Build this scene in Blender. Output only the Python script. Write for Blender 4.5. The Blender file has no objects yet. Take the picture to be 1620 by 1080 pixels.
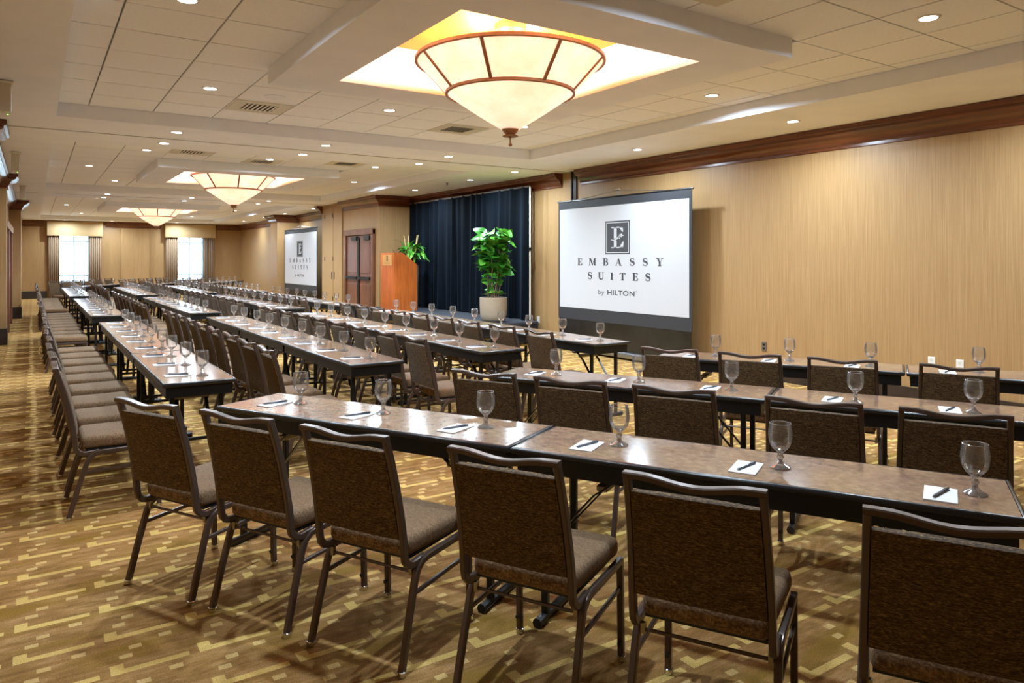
import bpy, bmesh, math, random
from mathutils import Vector, Matrix

scene = bpy.context.scene
C = scene.collection
R = math.radians
random.seed(7)

# ------------------------------------------------------------------ camera
FPX, HORIZON, CAM_H = 1145.0, 410.0, 1.55
YAW = math.atan(756.0 / 1145.0)
cam_data = bpy.data.cameras.new('camera')
cam_data.sensor_width = 36.0
cam_data.lens = FPX / 1620.0 * 36.0
cam_data.shift_y = -(540.0 - HORIZON) / 1620.0
cam_data.clip_start, cam_data.clip_end = 0.05, 200
camera = bpy.data.objects.new('camera', cam_data)
C.objects.link(camera)
camera.location = (0, 0, CAM_H)
camera.rotation_euler = (R(90), 0, -YAW)
scene.camera = camera

# ------------------------------------------------------------------ world, exposure
world = bpy.data.worlds.new('world')
scene.world = world
world.use_nodes = True
wn = world.node_tree
bg = wn.nodes['Background']
bg.inputs['Color'].default_value = (0.80, 0.90, 1.0, 1)
bg.inputs['Strength'].default_value = 8.0
scene.view_settings.view_transform = 'Standard'
scene.view_settings.look = 'None'
scene.view_settings.gamma = 1.0
scene.view_settings.use_curve_mapping = False
scene.view_settings.exposure = 1.2
scene.cycles.transparent_max_bounces = 48
scene.cycles.max_bounces = 8
scene.cycles.diffuse_bounces = 5
scene.cycles.glossy_bounces = 4
scene.cycles.transmission_bounces = 6
scene.cycles.use_denoising = True
scene.cycles.use_adaptive_sampling = True
scene.cycles.adaptive_threshold = 0.015
scene.cycles.sample_clamp_indirect = 4.0
scene.cycles.caustics_reflective = False
scene.cycles.caustics_refractive = False

DOWN_POWER = 23.0      # W of each recessed downlight
BULB_POWER = 11.0      # W of each chandelier bulb
SHADE_EMIT = 0.33

# ------------------------------------------------------------------ helpers: materials
def srgb(r, g, b):
    def f(c):
        c /= 255.0
        return c / 12.92 if c <= 0.04045 else ((c + 0.055) / 1.055) ** 2.4
    return (f(r), f(g), f(b), 1.0)

class NT:
    def __init__(self, name):
        self.m = bpy.data.materials.new(name)
        self.m.use_nodes = True
        self.t = self.m.node_tree
        self.b = self.t.nodes['Principled BSDF']
        self.out = self.t.nodes['Material Output']
    def n(self, typ, **kw):
        o = self.t.nodes.new(typ)
        for k, v in kw.items():
            setattr(o, k, v)
        return o
    def l(self, a, b):
        self.t.links.new(a, b)
    def val(self, sock, v):
        if isinstance(v, bpy.types.NodeSocket):
            self.l(v, sock)
        else:
            sock.default_value = v
    def math(self, op, a, b=0.0, c=0.0):
        o = self.n('ShaderNodeMath', operation=op)
        self.val(o.inputs[0], a); self.val(o.inputs[1], b); self.val(o.inputs[2], c)
        return o.outputs[0]
    def coord(self, scale=(1, 1, 1), kind='Object', loc=(0, 0, 0)):
        mp = self.n('ShaderNodeMapping')
        mp.inputs['Scale'].default_value = scale
        mp.inputs['Location'].default_value = loc
        if kind == 'World':
            g = self.n('ShaderNodeNewGeometry'); self.l(g.outputs['Position'], mp.inputs['Vector'])
        else:
            tc = self.n('ShaderNodeTexCoord'); self.l(tc.outputs[kind], mp.inputs['Vector'])
        return mp.outputs[0]
    def noise(self, vec, scale=5.0, detail=3.0, rough=0.55):
        o = self.n('ShaderNodeTexNoise')
        o.inputs['Scale'].default_value = scale
        o.inputs['Detail'].default_value = detail
        o.inputs['Roughness'].default_value = rough
        self.l(vec, o.inputs['Vector'])
        return o.outputs['Fac']
    def ramp(self, fac, stops):
        o = self.n('ShaderNodeValToRGB')
        cr = o.color_ramp
        while len(cr.elements) < len(stops):
            cr.elements.new(0.5)
        for e, (p, col) in zip(cr.elements, stops):
            e.position = p; e.color = col
        self.l(fac, o.inputs[0])
        return o.outputs[0]
    def mix(self, fac, a, b, blend='MIX'):
        o = self.n('ShaderNodeMix', data_type='RGBA', blend_type=blend)
        self.val(o.inputs[0], fac); self.val(o.inputs[6], a); self.val(o.inputs[7], b)
        return o.outputs[2]
    def bump(self, h, strength=0.3, dist=0.01):
        o = self.n('ShaderNodeBump')
        o.inputs['Strength'].default_value = strength
        o.inputs['Distance'].default_value = dist
        self.l(h, o.inputs['Height'])
        self.l(o.outputs[0], self.b.inputs['Normal'])
    def base(self, c): self.val(self.b.inputs['Base Color'], c)
    def rough(self, v): self.val(self.b.inputs['Roughness'], v)
    def metal(self, v): self.val(self.b.inputs['Metallic'], v)
    def spec(self, v): self.val(self.b.inputs['Specular IOR Level'], v)
    def emit(self, col, s):
        self.val(self.b.inputs['Emission Color'], col); self.val(self.b.inputs['Emission Strength'], s)

M = {}
def simple(key, col, rough=0.5, metal=0.0, spec=0.5, var=0.0, scale=30.0):
    t = NT(key)
    if var:
        f = t.noise(t.coord(), scale, 3)
        dark = tuple(c * (1 - var) for c in col[:3]) + (1,)
        lite = tuple(min(1, c * (1 + var)) for c in col[:3]) + (1,)
        t.base(t.ramp(f, [(0.3, dark), (0.7, lite)]))
    else:
        t.base(col)
    t.rough(rough); t.metal(metal); t.spec(spec)
    M[key] = t.m
    return t

# carpet: bars with a square at one end and small dashes on a streaky brown ground
t = NT('carpet')
pos = t.n('ShaderNodeNewGeometry').outputs['Position']
sep = t.n('ShaderNodeSeparateXYZ'); t.l(pos, sep.inputs[0])
PX, PY = 0.308, 0.2885
fx = t.math('FRACT', t.math('DIVIDE', t.math('ADD', sep.outputs[0], 0.069 + PX * 40), PX))
fy = t.math('FRACT', t.math('DIVIDE', t.math('ADD', sep.outputs[1], -3.352 + PY * 40), PY))
def rect(x0, x1, y0, y1):
    a = t.math('MULTIPLY', t.math('GREATER_THAN', fx, x0 / PX), t.math('LESS_THAN', fx, x1 / PX))
    b = t.math('MULTIPLY', t.math('GREATER_THAN', fy, y0 / PY), t.math('LESS_THAN', fy, y1 / PY))
    return t.math('MULTIPLY', a, b)
bars = t.math('MAXIMUM', rect(0, 0.272, 0.0, 0.034), rect(0, 0.046, 0.03, 0.076))
sq = t.math('MAXIMUM', rect(0.076, 0.122, 0.176, 0.208), t.math('MAXIMUM', rect(0.037, 0.083, 0.112, 0.144), rect(0.19, 0.238, 0.218, 0.25)))
n1 = t.noise(t.coord((5.0, 20, 1), 'World'), 1.0, 6, 0.7)
n2 = t.noise(t.coord((1, 1, 1), 'World'), 170.0, 3, 0.8)
n3 = t.noise(t.coord((1.6, 5, 1), 'World', (3, 1, 0)), 1.0, 3, 0.5)
ground = t.ramp(n1, [(0.32, srgb(128, 94, 50)), (0.5, srgb(162, 122, 72)), (0.68, srgb(190, 150, 100))])
green = t.mix(t.ramp(n3, [(0.52, (0, 0, 0, 1)), (0.7, (1, 1, 1, 1))]), ground, srgb(150, 116, 50))
col = t.mix(t.math('MULTIPLY', bars, 0.92), green, srgb(222, 188, 112))
col = t.mix(t.math('MULTIPLY', sq, 0.75), col, srgb(224, 190, 126))
col = t.mix(0.75, col, t.ramp(n2, [(0.28, (0.4, 0.4, 0.4, 1)), (0.72, (1.5, 1.5, 1.5, 1))]), 'MULTIPLY')
t.base(col); t.rough(0.95); t.spec(0.1)
t.bump(n2, 0.5, 0.004)
M['carpet'] = t.m

# wallpaper: vertical silky streaks
def wallpaper(key, a, b, c):
    t = NT(key)
    n1 = t.noise(t.coord((70, 70, 1.2), 'World'), 1.0, 3, 0.6)
    n2 = t.noise(t.coord((190, 190, 2.5), 'World'), 1.0, 2, 0.6)
    f = t.math('ADD', t.math('MULTIPLY', n1, 0.6), t.math('MULTIPLY', n2, 0.4))
    t.base(t.ramp(f, [(0.36, a), (0.5, b), (0.64, c)]))
    t.rough(0.46); t.spec(0.4)
    t.bump(f, 0.25, 0.004)
    M[key] = t.m
wallpaper('wallpaper', srgb(156, 121, 78), srgb(166, 131, 87), srgb(177, 143, 98))
simple('ceiling_paint', srgb(240, 243, 254), 0.75, 0, 0.3, 0.03, 3)
simple('ceiling_tile', srgb(246, 248, 255), 0.8, 0, 0.3, 0.03, 40)
simple('ceiling_grid', srgb(150, 150, 156), 0.7)
simple('well_white', srgb(240, 236, 230), 0.7)
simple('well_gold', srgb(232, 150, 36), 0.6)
simple('track_metal', srgb(176, 172, 166), 0.35, 0.6)

def wood(key, a, b, rough, scale=(2, 2, 22), axis_scale=1.0):
    t = NT(key)
    n1 = t.noise(t.coord(scale, 'World'), axis_scale, 5, 0.6)
    n2 = t.noise(t.coord((0.9, 0.9, 0.9), 'World'), 2.0, 2)
    c1 = t.ramp(n1, [(0.3, a), (0.7, b)])
    t.base(t.mix(0.35, c1, t.ramp(n2, [(0.3, (0.6, 0.55, 0.5, 1)), (0.7, (1.3, 1.25, 1.2, 1))]), 'MULTIPLY'))
    t.rough(rough); t.spec(0.5)
    t.b.inputs['Coat Weight'].default_value = 0.3
    t.b.inputs['Coat Roughness'].default_value = 0.15
    M[key] = t.m
wood('wood_moulding', srgb(74, 36, 18), srgb(122, 64, 34), 0.28, (3, 1.2, 30))
wood('wood_door', srgb(96, 58, 40), srgb(132, 84, 60), 0.38, (26, 26, 1.5))
wood('wood_lectern', srgb(188, 92, 36), srgb(222, 122, 54), 0.3, (22, 22, 1.6))
simple('wood_dark_base', srgb(52, 40, 34), 0.35, 0, 0.5, 0.35, 9)
simple('door_frame_tan', srgb(196, 164, 122), 0.5)

# chair
def fabric(key, dirscale, a, b, c):
    t = NT(key)
    n1 = t.noise(t.coord(dirscale), 1.0, 2, 0.7)
    n2 = t.noise(t.coord(tuple(s * 0.35 for s in dirscale), loc=(2, 3, 1)), 1.0, 2, 0.6)
    f = t.math('ADD', t.math('MULTIPLY', n1, 0.7), t.math('MULTIPLY', n2, 0.3))
    t.base(t.ramp(f, [(0.4, a), (0.52, b), (0.64, c)]))
    t.rough(0.85); t.spec(0.2)
    t.b.inputs['Sheen Weight'].default_value = 0.04
    t.bump(f, 0.4, 0.002)
    M[key] = t.m
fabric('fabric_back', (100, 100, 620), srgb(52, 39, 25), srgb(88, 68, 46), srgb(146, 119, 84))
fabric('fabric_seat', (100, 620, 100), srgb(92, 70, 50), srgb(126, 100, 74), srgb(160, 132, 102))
simple('chair_metal', srgb(88, 72, 64), 0.3, 0.4, 0.5)
simple('chrome', srgb(210, 208, 204), 0.15, 1.0)
simple('bumper_black', srgb(24, 22, 22), 0.5)
# tables
t = NT('laminate')
oi = t.n('ShaderNodeObjectInfo').outputs['Random']
v = t.coord((1, 1, 1), 'World')
n1 = t.noise(v, 24.0, 9, 0.74)
n2 = t.noise(v, 3.2, 4, 0.6)
n3 = t.noise(t.coord((70, 26, 30), 'World'), 1.0, 6, 0.75)
c1 = t.ramp(n1, [(0.32, srgb(84, 62, 50)), (0.46, srgb(128, 102, 84)), (0.58, srgb(158, 130, 106)), (0.72, srgb(190, 164, 138))])
c2 = t.mix(0.5, c1, t.ramp(n2, [(0.35, srgb(120, 90, 80)), (0.5, srgb(144, 116, 92)), (0.65, srgb(166, 138, 106))]))
t.base(t.mix(0.5, c2, t.ramp(n3, [(0.28, (0.45, 0.43, 0.41, 1)), (0.72, (1.5, 1.47, 1.43, 1))]), 'MULTIPLY'))
t.rough(0.14); t.spec(0.55)
M['laminate'] = t.m
simple('edge_black', srgb(34, 33, 36), 0.28)
simple('metal_black', srgb(18, 18, 20), 0.36, 0.2)
simple('clasp_brass', srgb(150, 138, 110), 0.35, 0.7)
simple('paper', srgb(236, 238, 242), 0.7)
simple('pen_grey', srgb(112, 118, 128), 0.3, 0.4)
simple('pen_dark', srgb(78, 84, 94), 0.35, 0.2)
# glassware: thin clear wall (mirror by fresnel over clear), thick foot (more gloss); white diffuse mixed in to imitate sparkle
t = NT('glass_thin')
tr = t.n('ShaderNodeBsdfTransparent'); tr.inputs[0].default_value = (0.965, 0.97, 0.97, 1)
gl = t.n('ShaderNodeBsdfGlossy'); gl.inputs['Roughness'].default_value = 0.03
gl.inputs['Color'].default_value = (0.95, 0.96, 0.97, 1)
lw = t.n('ShaderNodeLayerWeight'); lw.inputs['Blend'].default_value = 0.32
fac = t.math('MULTIPLY_ADD', lw.outputs['Fresnel'], 0.85, 0.07)
mx = t.n('ShaderNodeMixShader'); t.l(fac, mx.inputs[0]); t.l(tr.outputs[0], mx.inputs[1]); t.l(gl.outputs[0], mx.inputs[2])
df = t.n('ShaderNodeBsdfDiffuse'); df.inputs[0].default_value = (0.9, 0.93, 0.97, 1)
m2 = t.n('ShaderNodeMixShader'); m2.inputs[0].default_value = 0.03
t.l(mx.outputs[0], m2.inputs[1]); t.l(df.outputs[0], m2.inputs[2])
t.l(m2.outputs[0], t.out.inputs[0])
M['glass_thin'] = t.m
t = NT('glass_solid')
tr = t.n('ShaderNodeBsdfTransparent'); tr.inputs[0].default_value = (0.93, 0.94, 0.94, 1)
gl = t.n('ShaderNodeBsdfGlossy'); gl.inputs['Roughness'].default_value = 0.09
gl.inputs['Color'].default_value = (0.97, 0.98, 1.0, 1)
lw = t.n('ShaderNodeLayerWeight'); lw.inputs['Blend'].default_value = 0.45
fac = t.math('MULTIPLY_ADD', lw.outputs['Fresnel'], 0.75, 0.2)
mx = t.n('ShaderNodeMixShader'); t.l(fac, mx.inputs[0]); t.l(tr.outputs[0], mx.inputs[1]); t.l(gl.outputs[0], mx.inputs[2])
df = t.n('ShaderNodeBsdfDiffuse'); df.inputs[0].default_value = (0.9, 0.93, 0.97, 1)
m2 = t.n('ShaderNodeMixShader'); m2.inputs[0].default_value = 0.07
t.l(mx.outputs[0], m2.inputs[1]); t.l(df.outputs[0], m2.inputs[2])
t.l(m2.outputs[0], t.out.inputs[0])
M['glass_solid'] = t.m
# screen
t = NT('screen_white')
t.base(srgb(184, 184, 187)); t.rough(0.8); t.spec(0.1)
t.emit(srgb(216, 222, 232), 0.06)  # faint glow put in to stand for projector light on the surface
M['screen_white'] = t.m
simple('screen_ink', srgb(62, 62, 66), 0.7)
simple('screen_black', srgb(44, 45, 50), 0.55)
simple('screen_skirt', srgb(30, 28, 26), 0.3, 0, 0.5, 0.5, 3)
simple('aluminium', srgb(150, 152, 156), 0.3, 0.9)
# drapes, plants
t = NT('velvet')
n1 = t.noise(t.coord((40, 40, 0.6), 'World'), 1.0, 3)
t.base(t.ramp(n1, [(0.35, srgb(2, 4, 7)), (0.65, srgb(10, 17, 26))])); t.rough(0.8); t.spec(0.08)
t.b.inputs['Sheen Weight'].default_value = 0.16
t.b.inputs['Sheen Tint'].default_value = srgb(90, 120, 150)
M['velvet'] = t.m
simple('stage_black', srgb(22, 23, 27), 0.6)
simple('stage_top', srgb(48, 52, 60), 0.8)
t = NT('leaf')
oi = t.n('ShaderNodeObjectInfo').outputs['Random']
t.base(t.ramp(oi, [(0.0, srgb(40, 104, 34)), (0.5, srgb(66, 140, 44)), (1.0, srgb(112, 172, 60))]))
t.rough(0.3); t.spec(0.5); t.b.inputs['Transmission Weight'].default_value = 0.0
t.b.inputs['Subsurface Weight'].default_value = 0.0
M['leaf'] = t.m
simple('leaf_vein', srgb(150, 190, 96), 0.5)
simple('stem', srgb(128, 104, 70), 0.7)
simple('bamboo', srgb(222, 196, 130), 0.6)
simple('pot_taupe', srgb(160, 144, 124), 0.6, 0, 0.3, 0.05, 12)
simple('soil', srgb(120, 104, 84), 0.9, 0, 0.2, 0.4, 60)
simple('brass_plaque', srgb(222, 166, 92), 0.4, 0.3)
simple('dark_print', srgb(48, 38, 26), 0.6)
# curtains and windows
simple('curtain', srgb(150, 126, 102), 0.8, 0, 0.2, 0.08, 20)
simple('valance', srgb(188, 160, 118), 0.8, 0, 0.2, 0.04, 20)
t = NT('sheer')
tr = t.n('ShaderNodeBsdfTransparent'); tr.inputs[0].default_value = (0.50, 0.55, 0.58, 1)
tl = t.n('ShaderNodeBsdfTranslucent'); tl.inputs[0].default_value = (0.34, 0.37, 0.40, 1)
mx = t.n('ShaderNodeMixShader'); mx.inputs[0].default_value = 0.55
t.l(tr.outputs[0], mx.inputs[1]); t.l(tl.outputs[0], mx.inputs[2]); t.l(mx.outputs[0], t.out.inputs[0])
M['sheer'] = t.m
simple('window_frame', srgb(92, 112, 120), 0.5)
t = NT('pane')
tr = t.n('ShaderNodeBsdfTransparent'); tr.inputs[0].default_value = (0.92, 0.97, 0.98, 1)
gl = t.n('ShaderNodeBsdfGlossy'); gl.inputs['Roughness'].default_value = 0.02
lw = t.n('ShaderNodeLayerWeight'); lw.inputs['Blend'].default_value = 0.2
mx = t.n('ShaderNodeMixShader'); t.l(lw.outputs['Fresnel'], mx.inputs[0]); t.l(tr.outputs[0], mx.inputs[1]); t.l(gl.outputs[0], mx.inputs[2])
t.l(mx.outputs[0], t.out.inputs[0])
M['pane'] = t.m
# lamps
t = NT('lamp_lens'); t.base((1, 1, 1, 1)); t.emit((0.93, 0.96, 1.0, 1), 9.0); M['lamp_lens'] = t.m
t = NT('alabaster')
n1 = t.noise(t.coord((1, 1, 1.4)), 3.0, 5, 0.6)
ccol = t.ramp(n1, [(0.3, srgb(250, 196, 156)), (0.55, srgb(255, 216, 188)), (0.75, srgb(255, 232, 214))])
t.base(ccol); t.rough(0.4); t.emit(t.mix(0.5, ccol, (1.0, 0.80, 0.70, 1)), SHADE_EMIT)
tl = t.n('ShaderNodeBsdfTranslucent'); t.l(ccol, tl.inputs[0])
mx = t.n('ShaderNodeMixShader'); mx.inputs[0].default_value = 0.08
t.l(t.b.outputs[0], mx.inputs[1]); t.l(tl.outputs[0], mx.inputs[2]); t.l(mx.outputs[0], t.out.inputs[0])
M['alabaster'] = t.m
simple('bronze', srgb(150, 104, 64), 0.45, 0.3, 0.5, 0.12, 30)
simple('white_plastic', srgb(228, 226, 220), 0.45)
simple('beige_plastic', srgb(214, 208, 194), 0.45)
simple('vent_dark', srgb(70, 60, 52), 0.7)
t = NT('led_green'); t.base((0.1, 0.8, 0.1, 1)); t.emit((0.2, 1.0, 0.1, 1), 2.0); M['led_green'] = t.m
t = NT('bulb'); t.base((1, 1, 1, 1)); t.emit((1.0, 0.93, 0.82, 1), 6.0); M['bulb'] = t.m
simple('silver_wrap', srgb(190, 190, 194), 0.25, 0.6)

# ------------------------------------------------------------------ helpers: meshes
class MB:
    def __init__(self):
        self.v = []; self.f = []
    def add(self, vs, fs):
        o = len(self.v)
        self.v += [tuple(p) for p in vs]
        self.f += [tuple(i + o for i in f) for f in fs]
        return self
    def box(self, x0, x1, y0, y1, z0, z1):
        return self.add([(x0, y0, z0), (x1, y0, z0), (x1, y1, z0), (x0, y1, z0), (x0, y0, z1), (x1, y0, z1), (x1, y1, z1), (x0, y1, z1)],
                        [(3, 2, 1, 0), (4, 5, 6, 7), (0, 1, 5, 4), (1, 2, 6, 5), (2, 3, 7, 6), (3, 0, 4, 7)])
    def quad(self, a, b, c, d):
        return self.add([a, b, c, d], [(0, 1, 2, 3)])
    def rbox(self, x0, x1, y0, y1, z0, z1, r, seg=2):
        bm = bmesh.new()
        bmesh.ops.create_cube(bm, size=1.0)
        for v in bm.verts:
            v.co = Vector(((x0 + x1) / 2 + v.co.x * (x1 - x0), (y0 + y1) / 2 + v.co.y * (y1 - y0), (z0 + z1) / 2 + v.co.z * (z1 - z0)))
        bmesh.ops.bevel(bm, geom=list(bm.edges), offset=r, segments=seg, profile=0.5, affect='EDGES')
        bm.verts.index_update()
        self.add([v.co[:] for v in bm.verts], [[v.index for v in f.verts] for f in bm.faces])
        bm.free()
        return self
    def tube(self, path, section, side=None, closed=False):
        P = [Vector(p) for p in path]; n = len(P); k = len(section); vs = []
        for i, p in enumerate(P):
            a = P[i - 1] if (i > 0 or closed) else p
            b = P[(i + 1) % n] if (i < n - 1 or closed) else p
            tg = (b - a).normalized()
            s = Vector(side) if side else tg.cross(Vector((0, 0, 1)))
            if s.length < 1e-4: s = Vector((1, 0, 0))
            s = (s - tg * s.dot(tg)).normalized()
            u = s.cross(tg).normalized()
            for (p0, p1) in section:
                vs.append(p + s * p0 + u * p1)
        fs = []
        for i in range(n if closed else n - 1):
            j = (i + 1) % n
            for q in range(k):
                w = (q + 1) % k
                fs.append((i * k + q, i * k + w, j * k + w, j * k + q))
        if not closed:
            fs.append(tuple(range(k - 1, -1, -1)))
            fs.append(tuple((n - 1) * k + q for q in range(k)))
        return self.add(vs, fs)
    def rod(self, a, b, r, k=8):
        return self.tube([a, b], circ(r, k))
    def lathe(self, prof, seg=24, cx=0, cy=0, cz=0, cap=True):
        vs = []
        for r, z in prof:
            for i in range(seg):
                a = 2 * math.pi * i / seg
                vs.append((cx + r * math.cos(a), cy + r * math.sin(a), cz + z))
        fs = []
        for j in range(len(prof) - 1):
            for i in range(seg):
                w = (i + 1) % seg
                fs.append((j * seg + i, j * seg + w, (j + 1) * seg + w, (j + 1) * seg + i))
        if cap:
            fs.append(tuple(range(seg - 1, -1, -1)))
            fs.append(tuple((len(prof) - 1) * seg + i for i in range(seg)))
        return self.add(vs, fs)
    def prism(self, poly, fn, lo, hi):
        n = len(poly)
        vs = [fn(a, b, lo) for a, b in poly] + [fn(a, b, hi) for a, b in poly]
        fs = [(i, (i + 1) % n, n + (i + 1) % n, n + i) for i in range(n)]
        fs += [tuple(range(n - 1, -1, -1)), tuple(range(n, 2 * n))]
        return self.add(vs, fs)
    def mesh(self, name, mat, smooth=35):
        me = bpy.data.meshes.new(name)
        me.from_pydata(self.v, [], self.f)
        bm = bmesh.new(); bm.from_mesh(me)
        bmesh.ops.recalc_face_normals(bm, faces=bm.faces)
        bm.to_mesh(me); bm.free()
        for m in (mat if isinstance(mat, (list, tuple)) else [mat]):
            me.materials.append(M[m])
        if smooth:
            me.shade_smooth()
            me.set_sharp_from_angle(angle=R(smooth))
        return me
    def obj(self, name, mat, parent=None, smooth=35):
        return link(name, self.mesh(name, mat, smooth), parent)

def circ(r, k=8):
    return [(r * math.cos(2 * math.pi * i / k), r * math.sin(2 * math.pi * i / k)) for i in range(k)]
def rects(w, h, c=0.0):
    w /= 2; h /= 2
    if not c:
        return [(-w, -h), (w, -h), (w, h), (-w, h)]
    return [(-w + c, -h), (w - c, -h), (w, -h + c), (w, h - c), (w - c, h), (-w + c, h), (-w, h - c), (-w, -h + c)]
def link(name, data, parent=None, loc=None, rz=None):
    o = bpy.data.objects.new(name, data)
    C.objects.link(o)
    if parent is not None: o.parent = parent
    if loc is not None: o.location = loc
    if rz is not None: o.rotation_euler = (0, 0, rz)
    return o
def tag(o, label, cat, group=None):
    o['label'] = label; o['category'] = cat
    if group: o['group'] = group
    return o
def thing(name, label, cat, loc=(0, 0, 0), rz=0.0, group=None):
    return tag(link(name, None, None, loc, rz), label, cat, group)
def struct(o):
    o['kind'] = 'structure'
    return o
def place(proto, name, label, cat, loc, rz, group):
    """new thing from a list of (part, mesh, [(sub, mesh)])"""
    t = thing(name, label, cat, loc, rz, group)
    for pn, me, subs in proto:
        p = link(pn, me, t)
        for sn, sme in subs:
            link(sn, sme, p)
    return t
ORD = ['first', 'second', 'third', 'fourth', 'fifth', 'sixth', 'seventh', 'eighth', 'ninth', 'tenth', 'eleventh', 'twelfth']

# ------------------------------------------------------------------ the room shell
XL, XR, YN, YF = -0.55, 7.9, -1.6, 34.0
ZC, ZT = 3.09, 3.24
XB, YB0, YB1 = 6.95, 16.35, 20.5          # door block on the stage wall
struct(MB().box(XL - 0.5, XR + 0.5, YN - 0.5, YF + 0.5, -0.2, 0).obj('floor', 'carpet'))

COFFERS = [(0.2, 6.4, 1.0, 9.19), (0.2, 6.4, 11.05, 19.0), (0.2, 6.4, 21.0, 32.9)]
BOXES = [(1.72, 4.84, 3.44, 6.5), (1.72, 4.84, 13.3, 16.4), (1.72, 4.84, 24.0, 27.2)]
WELLS = [(2.2, 4.33, 3.9, 6.04), (2.2, 4.33, 13.76, 15.94), (2.2, 4.33, 24.47, 26.73)]
# soffit with holes where the coffers are, box bottoms with holes where the light wells are
m = MB()
def flat(x0, x1, y0, y1, z): m.quad((x0, y0, z), (x0, y1, z), (x1, y1, z), (x1, y0, z))
ys = [YN - 0.3]
for c in COFFERS: ys += [c[2], c[3]]
ys.append(YF + 0.3)
for i in range(len(ys) - 1):
    if i % 2 == 0: flat(XL - 0.3, XR + 0.3, ys[i], ys[i + 1], ZC)
    else:
        flat(XL - 0.3, 0.2, ys[i], ys[i + 1], ZC); flat(6.4, XR + 0.3, ys[i], ys[i + 1], ZC)
def ring(x0, x1, y0, y1, z0, z1):
    m.quad((x0, y0, z0), (x1, y0, z0), (x1, y0, z1), (x0, y0, z1)); m.quad((x1, y0, z0), (x1, y1, z0), (x1, y1, z1), (x1, y0, z1))
    m.quad((x1, y1, z0), (x0, y1, z0), (x0, y1, z1), (x1, y1, z1)); m.quad((x0, y1, z0), (x0, y0, z0), (x0, y0, z1), (x0, y1, z1))
for c, b, w in zip(COFFERS, BOXES, WELLS):
    ring(*c, ZC, ZT + 0.02)
    ring(*b, ZC, ZT + 0.02)
    flat(b[0], w[0], b[2], b[3], ZC); flat(w[1], b[1], b[2], b[3], ZC)
    flat(w[0], w[1], b[2], w[2], ZC); flat(w[0], w[1], w[3], b[3], ZC)
ceiling = struct(m.obj('ceiling', 'ceiling_paint', smooth=0))
# backing above the tiles
m = MB()
for c, b in zip(COFFERS, BOXES):
    flat(c[0], b[0], c[2], c[3], ZT + 0.02); flat(b[1], c[1], c[2], c[3], ZT + 0.02)
    flat(b[0], b[1], c[2], b[2], ZT + 0.02); flat(b[0], b[1], b[3], c[3], ZT + 0.02)
m.obj('tile_grid', 'ceiling_grid', ceiling, 0)
# ceiling tiles
P = 0.635
rest = MB(); cache = {}
for bi, (c, b) in enumerate(zip(COFFERS, BOXES)):
    xs = [c[0]] + [0.5 + P * k for k in range(10) if 0.5 + P * k < c[1] - 0.05] + [c[1]]
    yl = []; y = c[3] - (0.645 if bi < 2 else 0.5)
    while y > c[2] + 0.05: yl.append(y); y -= P
    yls = [c[2]] + yl[::-1] + [c[3]]
    for i in range(len(xs) - 1):
        for j in range(len(yls) - 1):
            x0, x1, y0, y1 = xs[i], xs[i + 1], yls[j], yls[j + 1]
            if x0 > b[0] - 0.1 and x1 < b[1] + 0.15 and y0 > b[2] - 0.15 and y1 < b[3] + 0.15: continue
            g = 0.007
            dz = random.uniform(0, 0.0015)
            if bi == 2:
                rest.box(x0 + g, x1 - g, y0 + g, y1 - g, ZT, ZT + 0.018); continue
            key = (round(x1 - x0, 3), round(y1 - y0, 3))
            if key not in cache:
                cache[key] = MB().box(g - key[0] / 2, key[0] / 2 - g, g - key[1] / 2, key[1] / 2 - g, 0, 0.016).mesh('ceiling_tile', 'ceiling_tile', 0)
            link('ceiling_tile', cache[key], ceiling, ((x0 + x1) / 2, (y0 + y1) / 2, ZT + dz))
o = rest.obj('ceiling_tiles_far', 'ceiling_tile', ceiling, 0); o['kind'] = 'stuff'; o.name = 'ceiling_tile_field'
# light wells
for w in WELLS:
    m = MB(); ring(*w, ZC, 3.47)
    m.obj('light_well_side', 'well_white', ceiling, 0)
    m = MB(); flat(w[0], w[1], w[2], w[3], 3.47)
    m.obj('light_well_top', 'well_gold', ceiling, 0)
# partition tracks
for y in (10.15, 20.05):
    MB().box(XL, XR, y - 0.016, y + 0.016, ZC - 0.006, ZC + 0.01).obj('partition_track', 'track_metal', ceiling, 0)

def wall(name, x0, x1, y0, y1, z0=0, z1=3.3, mat='wallpaper'):
    return struct(MB().box(x0, x1, y0, y1, z0, z1).obj(name, mat, smooth=0))
wall('wall_right', XR, XR + 0.3, YN - 0.3, YB0)
wall('wall_right_block', XB, XR + 0.3, YB0, YB1)
wall('wall_right_recess', 7.8, XR + 0.3, YB1, 25.5)
wall('wall_right_pilaster', 7.05, XR + 0.3, 25.5, 26.35)
wall('wall_right_far', 7.8, XR + 0.3, 26.35, YF)
wall('wall_left', XL - 0.3, XL, YN - 0.3, YF)
for n, (y0, y1, xx) in enumerate([(9.9, 10.6, -0.43), (15.95, 16.45, -0.42), (22.9, 23.7, -0.29)]):
    wall('wall_left_pier', XL - 0.01, xx, y0, y1)
wall('wall_near', XL - 0.3, XR + 0.3, YN - 0.3, YN)
# far wall with two window openings
W1 = (0.80, 1.87, 0.62, 2.62); W2 = (5.10, 6.20, 0.62, 2.62)
m = MB()
for x0, x1 in ((XL - 0.3, W1[0]), (W1[1], W2[0]), (W2[1], XR + 0.3)): m.box(x0, x1, YF, YF + 0.3, 0, 3.3)
for w in (W1, W2):
    m.box(w[0], w[1], YF, YF + 0.3, 0, w[2]); m.box(w[0], w[1], YF, YF + 0.3, w[3], 3.3)
struct(m.obj('wall_far', 'wallpaper', smooth=0))
wall('wall_far_pilaster', 3.0, 4.05, YF - 0.12, YF + 0.01)

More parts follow.
